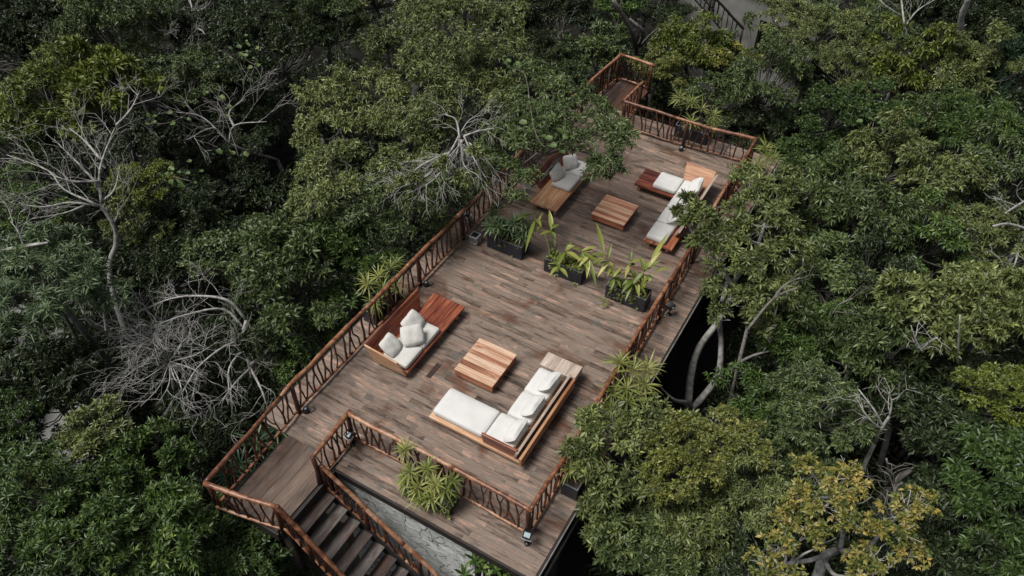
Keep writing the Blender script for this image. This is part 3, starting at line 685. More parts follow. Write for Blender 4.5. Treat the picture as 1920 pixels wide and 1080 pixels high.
# ---- corner sofa, near right
Cs = root('corner_sofa', (-5.2, 9.6, 0), 'white cushioned corner sofa with long chaise nearest the front railing', 'sofa', 'wooden sofas with white cushions')
block(Cs, 'platform', 'orange_wood_x', -6.84, -4.47, 8.34, 9.22, .15, .235, boards=3, axis='x')
block(Cs, 'platform', 'orange_wood_y', -5.36, -4.47, 9.224, 11.28, .15, .235, boards=3)
for x, y in ((-6.7, 8.48), (-6.7, 9.08), (-4.56, 8.46), (-4.56, 9.9), (-4.56, 11.1), (-5.24, 11.1), (-5.5, 8.48)): leg(Cs, x, y, .149, .08)
block(Cs, 'corner_table', 'grey_wood_y', -5.36, -4.43, 10.83, 11.27, .236, .42, boards=4)
panel(Cs, 'backrest', 'grey_wood_y', [(-4.66, 8.36, .236), (-4.66, 10.82, .236), (-4.56, 10.82, .57), (-4.56, 8.30, .57)], -.06)
block(Cs, 'back_ledge', 'orange_wood_y', -4.466, -4.40, 8.28, 10.825, .17, .46)
panel(Cs, 'armrest', 'red_wood_x', [(-5.42, 8.38, .20), (-4.55, 8.38, .20), (-4.55, 8.33, .60), (-5.44, 8.33, .60)], .055)
cushion(Cs, (-6.80, 8.42, .237), (-5.45, 9.19, .41), 'cushion_cloth', 4, r=.06)
cushion(Cs, (-5.44, 8.46, .237), (-4.72, 9.19, .405), 'cushion_cloth', 5, r=.05)
cushion(Cs, (-5.32, 9.22, .237), (-4.71, 9.98, .41), 'cushion_cloth', 6)
cushion(Cs, (-5.32, 9.99, .237), (-4.71, 10.78, .41), 'cushion_cloth', 7)
for k, y in enumerate((8.82, 9.60, 10.40)):
    pillow(Cs, (-4.86, y, .54), (-.62, -.03 + .05 * k, .76), (.75, 0, .6), .70, .46, .17, 'cushion_cloth', 10 + k)

# ---- far right corner sofa
Fs = root('corner_sofa', (-4.9, 18.3, 0), 'far corner sofa with reddish side table half hidden by a leafy branch', 'sofa', 'wooden sofas with white cushions')
block(Fs, 'platform', 'red_wood_x', -6.34, -4.28, 18.60, 19.50, .21, .28, boards=3, axis='x')
block(Fs, 'platform', 'red_wood_y', -5.08, -4.22, 16.38, 18.596, .21, .28, boards=3)
for x, y in ((-6.2, 18.72), (-6.2, 19.38), (-4.45, 19.35), (-4.4, 16.55), (-4.95, 16.52), (-4.95, 18.5)): leg(Fs, x, y, .209, .09)
panel(Fs, 'armrest', 'orange_wood_x', [(-5.12, 19.46, .281), (-4.30, 19.46, .281), (-4.27, 19.86, .72), (-5.22, 19.86, .72)], .05)
panel(Fs, 'backrest', 'grey_wood_y', [(-4.40, 16.95, .281), (-4.40, 19.50, .281), (-4.24, 19.84, .64), (-4.24, 16.75, .64)], -.05)
cushion(Fs, (-5.80, 18.66, .281), (-5.06, 19.40, .44), 'cushion_cloth', 8)
cushion(Fs, (-5.05, 18.66, .281), (-4.46, 19.40, .43), 'cushion_cloth', 9)
cushion(Fs, (-5.04, 17.92, .281), (-4.46, 18.65, .44), 'cushion_cloth', 12)
cushion(Fs, (-5.04, 17.18, .281), (-4.46, 17.91, .44), 'cushion_cloth', 13)
cushion(Fs, (-5.04, 16.42, .281), (-4.46, 17.17, .44), 'cushion_cloth', 14)
pillow(Fs, (-4.60, 19.02, .60), (-.62, -.15, .76), (.7, 0, .6), .70, .48, .17, 'cushion_cloth', 21)
pillow(Fs, (-4.60, 18.2, .60), (-.62, .1, .76), (.7, 0, .6), .68, .48, .17, 'cushion_cloth', 22)
pillow(Fs, (-4.62, 17.45, .60), (-.66, -.1, .72), (.7, 0, .6), .66, .48, .17, 'cushion_cloth', 23)

# ---- far left sofa under the tree
Es = root('daybed_sofa', (-8.2, 17.6, 0), 'far left sofa with bare orange wood bench end partly under the overhanging tree', 'sofa', 'wooden sofas with white cushions')
block(Es, 'platform', 'orange_wood_y', -8.66, -7.75, 16.18, 18.7, .24, .31, boards=5)
for x, y in ((-7.86, 16.35), (-8.5, 16.35), (-7.86, 17.6), (-7.86, 18.5), (-8.5, 18.5)): leg(Es, x, y, .239)
panel(Es, 'backrest', 'red_wood_y', [(-8.60, 16.85, .311), (-8.60, 18.7, .311), (-8.86, 18.8, .74), (-8.86, 16.75, .74)], .045)
cushion(Es, (-8.44, 17.12, .312), (-7.79, 17.86, .45), 'cushion_cloth_warm', 15)
cushion(Es, (-8.44, 17.87, .312), (-7.79, 18.6, .45), 'cushion_cloth_warm', 16)
pillow(Es, (-8.42, 17.42, .66), (.78, -.25, .55), (-.4, .1, 1), .54, .52, .17, 'cushion_cloth_warm', 31)
pillow(Es, (-8.30, 18.12, .64), (.7, -.45, .55), (-.3, .3, 1), .52, .50, .17, 'cushion_cloth_warm', 32)

# ================================================================== LAMPS
def spotlight(p, yaw, tilt, label, h=.36):
    p = np.array(p, float); S = root('spotlight', tuple(p), label, 'spotlight', 'black garden spotlights on the deck')
    mb = MB(); mb.tube([p + [0, 0, .001], p + [0, 0, .03]], [.07, .065], 14); mb.tube([p + [0, 0, .03], p + [0, 0, h - .02]], [.016, .016], 8); mb.build('stand', 'black_metal', S)
    c, s = math.cos(yaw), math.sin(yaw); ct, stt = math.cos(tilt), math.sin(tilt)
    F_ = np.array([c * ct, s * ct, stt]); Sd = np.array([-s, c, 0]); U_ = np.cross(F_, Sd) * 1.0
    C0 = p + [0, 0, h + .05]
    def pt(a, b, d): return C0 + F_ * a + Sd * b + U_ * d
    def bx(mb, a0, a1, b0, b1, d0, d1): mb.hexa([pt(a0, b0, d0), pt(a1, b0, d0), pt(a1, b1, d0), pt(a0, b1, d0), pt(a0, b0, d1), pt(a1, b0, d1), pt(a1, b1, d1), pt(a0, b1, d1)])
    mb = MB(); bx(mb, -.09, .07, -.085, .085, -.075, .075)
    for k in range(5): bx(mb, -.115, -.091, -.08 + k * .036, -.066 + k * .036, -.07, .07)
    bevel(mb.build('body', 'black_metal', S), .008)
    mb = MB(); bx(mb, .0715, .079, -.066, .066, -.056, .056); bevel(mb.build('lens', 'lamp_glass', S), .003, 1)
    mb = MB()
    for b0, b1, d0, d1 in ((-.088, -.068, -.078, .078), (.068, .088, -.078, .078), (-.067, .067, .058, .078), (-.067, .067, -.078, -.058)): bx(mb, .0705, .092, b0, b1, d0, d1)
    mb.build('bezel', 'black_metal', S)
    mb = MB(); bx(mb, -.03, .03, -.100, -.088, -.12, .01); bx(mb, -.03, .03, .088, .100, -.12, .01); bx(mb, -.03, .03, -.1, .1, -.132, -.121); mb.build('bracket', 'pale_metal', S)
    return S
spotlight((-7.98, 6.98, 0), R_(-100), R_(50), 'black spotlight outside the front railing corner nearest the stairs', .34)
spotlight((-3.46, 6.90, 0), R_(-80), R_(42), 'black spotlight at the front right corner of the deck')
spotlight((-3.42, 14.3, 0), R_(60), R_(35), 'black spotlight outside the right railing near the planters', .30)
def footlight(p, label):
    p = np.array(p, float); S = root('floor_light', tuple(p), label, 'floor light', 'small black lights at the foot of railing posts')
    mb = MB(); mb.tube([p + [0, 0, .001], p + [0, 0, .05], p + [0, 0, .13]], [.075, .07, .055], 14); mb.build('body', 'black_metal', S)
    mb = MB(); mb.tube([p + [0, 0, .1301], p + [0, 0, .14]], [.035, .033], 12); mb.build('lens', 'lamp_glass', S)
    mb = MB(); mb.tube([p + [.06, .0, .02], p + [.12, .05, .012], p + [.13, .16, .012], p + [.02, .2, .012]], .008, 5); mb.build('cable', 'black_metal', S)
footlight((-9.44, 7.14, 0), 'small black floor light by the left railing near the landing')
footlight((-9.42, 11.96, 0), 'small black floor light by the left railing behind the reddish bench end')
footlight((-5.88, 21.34, 0), 'small black floor light at the middle post of the far railing')
footlight((-3.62, 13.85, 0), 'small black floor light under the right railing beside the spotlight')
def lantern(p, label, s=1.0, tilt=0):
    p = np.array(p, float); S = root('lantern', tuple(p), label, 'lantern', 'white slatted lanterns by the left railing')
    a = .11 * s; hh = .26 * s
    mb = MB()
    for sx in (-1, 1):
        for sy in (-1, 1): mb.box(p[0] + sx * a - .012, p[0] + sx * a + .012, p[1] + sy * a - .012, p[1] + sy * a + .012, .002, hh)
    for k in (0, 1): mb.box(p[0] - a - .012, p[0] + a + .012, p[1] - a - .012, p[1] - a + .012, hh - .02 if k else .03, hh + .004 if k else .05)
    mb.build('frame', 'pale_metal', S)
    mb = MB()
    for k in range(3):
        o_ = -a * .5 + k * a * .5
        mb.box(p[0] + o_ - .01, p[0] + o_ + .01, p[1] - a, p[1] - a + .012, .05, hh - .021); mb.box(p[0] + a - .012, p[0] + a, p[1] + o_ - .01, p[1] + o_ + .01, .03, hh - .021)
    mb.build('slats', 'pale_metal', S)
    mb = MB(); mb.box(p[0] - a - .02, p[0] + a + .02, p[1] - a - .02, p[1] + a + .02, hh + .005, hh + .03); mb.build('rim', 'pale_metal', S)
    mb = MB(); mb.box(p[0] - a + .015, p[0] + a - .015, p[1] - a + .015, p[1] + a - .015, hh + .031, hh + .036); mb.build('lid', 'black_metal', S)
lantern((-9.22, 14.1, 0), 'white slatted lantern on the deck beside the leftmost planter')
lantern((-9.90, 14.75, 0), 'white lantern on the ledge outside the left railing', .8)
# loose boards and puddle-like pale scrap on the floor
mb = MB(); mb.box(-7.67, -7.55, 9.40, 9.88, .0025, .016); meta(mb.build('loose_board', 'walkway_wood_shaded'), 'narrow dark plank lying on the deck near the pillow sofa', 'plank')

# fallen leaves lying on the boards
rs = np.random.RandomState(8); n = 210
P = np.stack([rs.uniform(-9.3, -3.2, n), 6.5 + 15 * rs.rand(n), np.full(n, .012)], 1)
q = rs.rand(n) < .55; P[q, 1] = rs.normal(20.2, 1.2, q.sum()).clip(17, 22); P[q, 0] = rs.normal(-8.4, .8, q.sum()).clip(-9.4, -6)
q2 = (rs.rand(n) < .3) & ~q; P[q2, 0] = rs.normal(-3.5, .25, q2.sum()).clip(-4.3, -3.1)
D = rs.normal(size=(n, 3)) * [1, 1, .03]; D /= np.linalg.norm(D, axis=1)[:, None]
V, F, R = leafset(P, D, rs.uniform(.05, .10, n), rs.uniform(.018, .035, n), rs, .0)
V[:, 2] = np.maximum(V[:, 2], .006)
o = quads_obj('fallen_leaves', V, F, R, leaf_mat('leaf_litter', [(0, (0.05, 0.03, 0.015)), (.5, (0.17, 0.10, 0.04)), (1, (0.38, 0.28, 0.12))], trans=0)); meta(o, kind='stuff')
# ================================================================== PLANTERS
def planter(x0, x1, y0, y1, h, label):
    S = root('planter_box', ((x0 + x1) / 2, (y0 + y1) / 2, 0), label, 'planter', 'black rectangular planter boxes')
    t = .025; mb = MB()
    mb.box(x0, x1, y0, y0 + t, .003, h); mb.box(x0, x1, y1 - t, y1, .003, h); mb.box(x0, x0 + t, y0 + t + .001, y1 - t - .001, .003, h); mb.box(x1 - t, x1, y0 + t + .001, y1 - t - .001, .003, h)
    mb.box(x0 + t + .001, x1 - t - .001, y0 + t + .001, y1 - t - .001, .01, .04)
    bevel(mb.build('box', 'black_planter', S), .005, 1)
    mb = MB(); e = .006; mb.box(x0 - e, x1 + e, y0 - e, y0 + t, h + .001, h + .012); mb.box(x0 - e, x1 + e, y1 - t, y1 + e, h + .001, h + .012)
    mb.box(x0 - e, x0 + t, y0 + t + .001, y1 - t - .001, h + .001, h + .012); mb.box(x1 - t, x1 + e, y0 + t + .001, y1 - t - .001, h + .001, h + .012); mb.build('rim', 'planter_rim', S)
    nx, ny = 10, 6; V = [(x0 + t + .002 + (x1 - x0 - 2 * t - .004) * i / nx, y0 + t + .002 + (y1 - y0 - 2 * t - .004) * j / ny, h - .05 + random.uniform(-.015, .015)) for j in range(ny + 1) for i in range(nx + 1)]
    mb = MB(); mb.add(V, [(j * (nx + 1) + i, j * (nx + 1) + i + 1, (j + 1) * (nx + 1) + i + 1, (j + 1) * (nx + 1) + i) for j in range(ny) for i in range(nx)], .5, True); mb.build('soil', 'soil', S)
    return S
def blade(mb, P, D, L, W, rs, droop=.5, fold=.12, seg=4, rnd=None, wp=.45):
    "one arching leaf with a folded midrib"
    D = np.array(D, float); D /= np.linalg.norm(D); S = np.cross(D, [0, 0, 1.0]); S /= np.linalg.norm(S) + 1e-6
    V = []; F = []; q = np.array(P, float); d = D.copy()
    for i in range(seg + 1):
        t = i / seg; wd = W * .5 * max(.02, (math.sin(math.pi * min(1, (t * (1 - wp) / wp if t < wp else 0) if False else 1)) if False else 0) + (1 - abs((t - wp) / (wp if t < wp else 1 - wp)) ** 1.6))
        U = np.cross(S, d); sg = 1 if U[2] > 0 else -1
        V += [q - S * wd + U * wd * 2 * fold * sg, q.copy(), q + S * wd + U * wd * 2 * fold * sg]
        if i < seg: 
            for a in (0, 1): F.append((3 * i + a, 3 * i + a + 1, 3 * i + a + 4, 3 * i + a + 3))
        q = q + d * L / seg; d = d + np.array([0, 0, -droop / seg]); d /= np.linalg.norm(d)
    mb.add(V, F, rs.rand() if rnd is None else rnd, True)
def fan_plant(label, spots, seed, L=.42, group='spiky fan palms growing in boxes', name='fan_palm', n=(20, 28), mat='palm', zb=.3, W=.034, cat='potted palm'):
    "spots: (x,y,z) of the heads; stems rise from the box below"
    rs = np.random.RandomState(seed); np.random.seed(seed); sp = np.array(spots, float); c = sp.mean(0)
    S = root(name, (c[0], c[1], zb), label, cat, group)
    st_ = MB()
    for x, y, z in spots:
        b_ = np.array([c[0] + (x - c[0]) * .7, c[1] + (y - c[1]) * .7, zb]); hd = np.array([x, y, z])
        st_.tube(wiggle(b_, hd, 5, .04, rs), np.linspace(.016, .010, 5), 5)
        ax = np.array([(x - c[0]) * .8, (y - c[1]) * .8, .8]) + rs.normal(size=3) * .12; ax /= np.linalg.norm(ax)
        B = np.cross(ax, [1, .2, 0]); B /= np.linalg.norm(B); C2 = np.cross(ax, B)
        mb = MB(); k = rs.randint(*n); hue = rs.rand() * .5
        for i in range(k):
            ph = i * 2.39996 + rs.rand() * .3; th = math.radians(25 + 72 * (i / k) ** .8 + rs.normal() * 5)
            d = ax * math.cos(th) + (B * math.cos(ph) + C2 * math.sin(ph)) * math.sin(th)
            blade(mb, hd - ax * .05 * i / k, d, L * (.75 + .4 * rs.rand()), W * (.8 + .5 * rs.rand()), rs, .55 + .5 * rs.rand(), rnd=min(1, hue + .5 * rs.rand()), wp=.35)
        mb.build('frond', LM[mat], S)
    st_.build('stem', 'twig_bark', S)
    return S
def jit(x0, x1, y0, y1, z0, z1, n, seed):
    rs = np.random.RandomState(seed); return [(x0 + (x1 - x0) * ((i + rs.rand()) / n), y0 + (y1 - y0) * rs.rand(), z0 + (z1 - z0) * rs.rand()) for i in range(n)]
def cover(label, x0, x1, y0, y1, z, n, seed, mat='mixed', L=.07, W=.035, trail=0, name='ground_cover_plant'):
    rs = np.random.RandomState(seed); C = np.stack([x0 + (x1 - x0) * rs.rand(n), y0 + (y1 - y0) * rs.rand(n), z + .10 * rs.rand(n)], 1); A = rs.normal(size=(n, 3)) * .5 + [0, 0, 1]
    if trail:
        m_ = trail; T = np.stack([x0 + (x1 - x0) * rs.rand(m_), np.full(m_, y0 - .03) - .04 * rs.rand(m_), z - rs.rand(m_) ** 1.3 * .38], 1); C = np.vstack([C, T]); A = np.vstack([A, rs.normal(size=(m_, 3)) * .4 + [0, -1, .2]])
    V, F, R = rosettes(C, A, 6, L, W, rs, (35, 90), .2)
    o = quads_obj(name, V, F, R, LM[mat]); return meta(o, kind='stuff')
def canna(label, stalks, seed, base, group='tall broad-leaved plants in the planters'):
    """stalks: list of (tip (px,py,z), base (x,y), leaves [(px,py,z tip, width, start t)])"""
    rs = np.random.RandomState(seed); np.random.seed(seed)
    S = root('broadleaf_plant', (base[0], base[1], .38), label, 'potted plant', group)
    sm = MB()
    for tip, b_, lv in stalks:
        T = at(*tip); B = np.array([b_[0], b_[1], .36]); md = (T + B) / 2 + [(B[0] - T[0]) * .12, (B[1] - T[1]) * .12, .12]
        p = smooth([B, md, T], 5); sm.tube(p, np.linspace(.014, .007, len(p)), 6)
        for (lx, ly, lz, wd, t) in lv:
            i = min(len(p) - 1, int(t * (len(p) - 1))); P0 = p[i]; P1 = at(lx, ly, lz); d = P1 - P0; Ld = np.linalg.norm(d)
            mb = MB(); blade(mb, P0, d / Ld + [0, 0, .22], Ld * 1.03, wd * .92, rs, .6, .2, 7, wp=.42); mb.build('leaf', LM['canna'], S)
            for _ in range(rs.randint(0, 3)):
                q = P1 + rs.normal(size=3) * [.16, .16, .12]; d = q - p[max(0, i - 2)]; Ld = min(.36, np.linalg.norm(d)); mb = MB(); blade(mb, p[max(0, i - 2)], d / np.linalg.norm(d) + [0, 0, .3], Ld, wd * .7, rs, .9, .16, 6, wp=.42); mb.build('leaf', LM['canna'], S)
    sm.build('stalk', LM['palm'], S)
    return S
planter(-8.84, -7.73, 14.12, 14.56, .46, 'leftmost of the three black planters across the middle of the deck, beside the lantern')
planter(-7.0, -5.88, 14.08, 14.52, .46, 'middle one of the three black planters across the middle of the deck')
planter(-5.13, -4.02, 14.02, 14.46, .46, 'rightmost of the three black planters across the middle of the deck, with trailing leaves')
planter(-6.28, -5.16, 6.60, 6.98, .42, 'black planter on the front ledge above the stone wall')
planter(-3.42, -3.04, 10.15, 11.25, .42, 'black planter on the right ledge under the sprawling fan palm')
planter(-3.42, -3.04, 8.25, 9.2, .42, 'black planter on the right ledge nearest the front corner')
planter(-10.08, -9.72, 10.1, 11.2, .40, 'black planter behind the left railing, opposite the pillow sofa')
planter(-6.4, -5.3, 22.0, 22.4, .42, 'black planter on the far ledge behind the end railing')
planter(-3.44, -3.06, 20.2, 21.2, .42, 'black planter on the right ledge at the far corner')
fan_plant('dark spiky fan palm in the leftmost of the three middle planters', jit(-8.95, -7.7, 14.0, 14.7, .75, 1.15, 13, 3), 3, L=.34, mat='pale', W=.045)
fan_plant('bright fan palm spilling over the front ledge planter', [(-6.38, 6.88, 1.15), (-6.1, 6.65, .85), (-5.8, 6.85, .95), (-5.5, 6.7, .8), (-5.3, 6.75, .7), (-5.85, 6.55, .6), (-5.5, 6.5, .55), (-5.25, 6.95, .8), (-6.2, 6.6, .5), (-5.7, 6.4, .5)], 4, L=.34, W=.038)
fan_plant('big sprawling fan palm on the right ledge below the spotlight', [(-3.55, 11.3, 1.1), (-3.2, 11.2, 1.15), (-2.95, 11.45, 1.1), (-3.15, 10.8, .95), (-3.4, 10.7, .8), (-3.0, 10.6, .8), (-3.3, 10.3, .7), (-2.9, 10.9, .75), (-3.1, 10.1, .6), (-2.85, 11.15, .9)], 5, L=.46, W=.036)
fan_plant('small fan palm on the right ledge nearest the front corner', [(-3.4, 8.9, .95), (-3.1, 8.6, .9), (-3.35, 8.45, .75), (-3.0, 9.0, .85), (-3.2, 9.1, 1.05)], 6, L=.42)
fan_plant('fan palm behind the left railing opposite the pillow sofa', [(-9.95, 11.2, 1.0), (-10.1, 10.9, .9), (-9.85, 10.7, .75), (-10.1, 10.45, 1.0), (-9.8, 10.3, .6), (-10.0, 11.5, .9), (-9.75, 11.1, .5)], 7, L=.40)
fan_plant('spiky palm on the far ledge behind the end railing', [(-6.5, 22.2, 1.3), (-6.1, 22.3, 1.2), (-5.7, 22.2, 1.15), (-5.3, 22.25, 1.0), (-6.3, 22.5, 1.0), (-5.9, 22.0, .7), (-5.2, 22.0, .8)], 8, L=.44)
fan_plant('spiky palm at the far right corner of the deck outside the railing', [(-3.3, 21.2, 1.1), (-3.1, 20.9, 1.0), (-3.25, 20.5, .9), (-2.95, 21.2, .8), (-3.3, 20.2, .7)], 9, L=.48)
fan_plant('dark green fern below the landing railing', [tuple(at(x, y, -1.6)) for x, y in ((450, 870), (480, 830), (520, 800), (430, 890), (470, 900))], 10, L=.6, mat='teal', zb=-2.6, W=.05, name='fern', cat='fern', group='ferns under the deck')
cover('low leafy plants filling the leftmost middle planter', -8.8, -7.76, 14.15, 14.52, .44, 60, 1, 'palm', trail=4)
cover('low yellowish leafy plants filling the middle planter', -6.98, -5.9, 14.08, 14.48, .44, 110, 2, 'palm', L=.085, W=.04, trail=6)
cover('small grey-green leaves trailing over the rightmost middle planter', -5.1, -4.05, 14.05, 14.42, .44, 90, 3, 'palm', L=.06, W=.03, trail=34)
cover('low leaves spilling from the front ledge planter', -6.3, -5.1, 6.58, 6.95, .40, 90, 4, 'palm', L=.09, W=.04, trail=50)
canna('tall stalks with broad yellow-green leaves in the middle planter', [
    ((1000, 402, 1.35), (-6.9, 14.3), [(968, 412, 1.3, .12, 1), (985, 470, 1.2, .11, .95), (1010, 395, 1.5, .1, 1), (1015, 425, 1.3, .13, .9)]),
    ((1033, 430, 1.45), (-6.8, 14.35), [(1030, 393, 1.7, .14, .95), (1050, 420, 1.5, .09, 1), (1012, 440, 1.4, .12, .95), (1042, 448, 1.3, .1, .9)]),
    ((1060, 470, .85), (-6.5, 14.3), [(1092, 492, .8, .16, .8), (1078, 460, 1.0, .13, .9), (1045, 500, .7, .12, .7)]),
    ((1090, 470, 1.0), (-6.1, 14.3), [(1120, 462, 1.1, .12, .9), (1075, 466, 1.1, .12, 1), (1106, 520, .6, .15, .9), (1095, 500, .7, .13, .8), (1128, 500, .8, .12, .9)]),
    ((1110, 478, .95), (-6.05, 14.35), [(1140, 478, .9, .13, .9), (1100, 522, .6, .13, .8), (1118, 540, .5, .11, .7), (1085, 500, .8, .12, .9)]),
    ((1050, 505, .7), (-6.75, 14.2), [(1030, 518, .6, .12, .8), (1065, 520, .6, .13, .9), (1040, 488, .8, .1, 1)])], 41, (-6.4, 14.3))
canna('tall wide-leaved plant leaning out of the rightmost middle planter', [
    ((1133, 480, 1.5), (-5.0, 14.25), [(1118, 415, 1.75, .12, 1), (1147, 455, 1.6, .10, .85), (1148, 500, 1.3, .09, .7), (1110, 495, 1.2, .12, .95), (1120, 520, 1.0, .11, .7)]),
    ((1180, 490, 1.2), (-4.7, 14.3), [(1185, 468, 1.4, .1, 1), (1172, 520, 1.1, .11, .8), (1205, 487, 1.2, .13, .9)]),
    ((1215, 505, 1.2), (-4.5, 14.3), [(1253, 435, 1.6, .14, 1), (1240, 487, 1.4, .11, .95), (1200, 480, 1.3, .13, .85), (1190, 530, .9, .13, .8), (1240, 470, 1.5, .12, .95), (1208, 540, .8, .13, .7)]),
    ((1232, 508, 1.15), (-4.3, 14.3), [(1258, 503, 1.15, .10, 1), (1216, 530, .9, .12, .8)]),
    ((1195, 520, .9), (-4.6, 14.25), [(1165, 550, .7, .14, .8), (1198, 558, .6, .13, .8), (1220, 530, .9, .13, .9), (1180, 505, 1.0, .14, .9), (1172, 565, .55, .12, .6), (1212, 556, .6, .12, .7)]),
    ((1150, 520, .95), (-4.95, 14.2), [(1130, 505, 1.1, .1, .9), (1165, 500, 1.1, .11, 1), (1145, 545, .7, .12, .7)]),
    ((1131, 572, .12), (-4.98, 14.05), [(1140, 570, .15, .09, 1), (1125, 574, .14, .06, 1)])], 42, (-4.6, 14.3))

# frangipani below the front edge
rs = np.random.RandomState(77); np.random.seed(77)
def frangipani(label, tips, base, seed, flowers):
    rs = np.random.RandomState(seed); B = at(*base); S = root('frangipani', (B[0], B[1], GROUND), label, 'shrub', 'flowering shrubs')
    mb = MB(); mb.tube([[B[0], B[1], GROUND - .1], B], [.06, .04], 7, rough=.2); lv = MB()
    for t in tips:
        T = at(*t); mb.tube(wiggle(B, T, 5, .1, rs), np.linspace(.035, .02, 5), 6, rough=.2)
        for k in range(9):
            ph = k * 2.4; th = R_(35 + 6 * k); blade(lv, T, (math.sin(th) * math.cos(ph), math.sin(th) * math.sin(ph), math.cos(th)), .26, .075, rs, .4)
    mb.build('trunk', 'dead_bark', S); lv.build('crown', LM['green'], S)
    for f in flowers:
        P = at(*f); fb = MB()
        for k in range(5): a = k * 1.2566; blade(fb, P, (math.cos(a), math.sin(a), .5), .065, .05, rs, .3, rnd=.5)
        fb.build('flower', 'white_petal', S)
frangipani('frangipani with a single white bloom below the front edge of the deck', [(890, 1050, -.5), (905, 1065, -.6), (915, 1045, -.3), (950, 1075, -.5), (870, 1078, -.8), (930, 1068, -.4), (985, 1085, -.6)], (905, 1150, -1.8), 77, [(935, 1045, -.1), (945, 1049, -.15)])
# building seen behind at the top
bd = root('stone_building', (-6, 36, GROUND), 'grey stone building with a dark window opening glimpsed at the top of the photo', 'building')
a, b_ = at(1350, 10, -1.0), at(1500, 40, -1.0)
V0 = at(1345, -10, -.6); V1 = at(1485, 40, -.6)
d = V1 - V0; d[2] = 0; d /= np.linalg.norm(d); nrm = np.array([d[1], -d[0], 0])
if nrm @ (CAM - V0) < 0: nrm = -nrm
def wallpt(s, z, o=0): return V0 + d * s + np.array([0, 0, z - V0[2]]) + nrm * o
Lw = np.linalg.norm((V1 - V0)[:2])
def wallbox(mb, s0, s1, z0, z1, o0, o1):
    mb.hexa([wallpt(s0, z0, o1), wallpt(s1, z0, o1), wallpt(s1, z0, o0), wallpt(s0, z0, o0), wallpt(s0, z1, o1), wallpt(s1, z1, o1), wallpt(s1, z1, o0), wallpt(s0, z1, o0)])
mb = MB(); wx0, wx1 = Lw * .62, Lw * .62 + 1.6
wallbox(mb, -2, wx0, GROUND - .2, .0, -.4, 0); wallbox(mb, wx1, Lw + 1.2, GROUND - .2, .0, -.4, 0); wallbox(mb, wx0, wx1, -1.0, .0, -.4, 0); wallbox(mb, wx0, wx1, GROUND - .2, -3.0, -.4, 0)
mb.build('wall', 'concrete', bd)
mb = MB(); wallbox(mb, -2.1, Lw + 1.3, .004, .12, -4, .15); mb.build('roof', 'concrete', bd)
mb = MB(); wallbox(mb, wx0 + .004, wx1 - .004, -2.996, -1.004, -.35, -.3); mb.build('window', 'dark_glass', bd)
railing('dark stair railing in front of the grey stone building', [tuple(at(1385, 95, -2.2)), tuple(at(1290, -10, .2))], [.05, 2.2], 51, h=1.0, spacing=.3, mat='dark_beam', bmat='dark_beam', group='railings of the building behind')
railing('second dark railing further left on the steps of the grey building', [tuple(at(1345, 30, -1.6)), tuple(at(1275, -40, .1))], [.05, 2.2], 52, h=1.0, spacing=.3, mat='dark_beam', bmat='dark_beam', group='railings of the building behind')
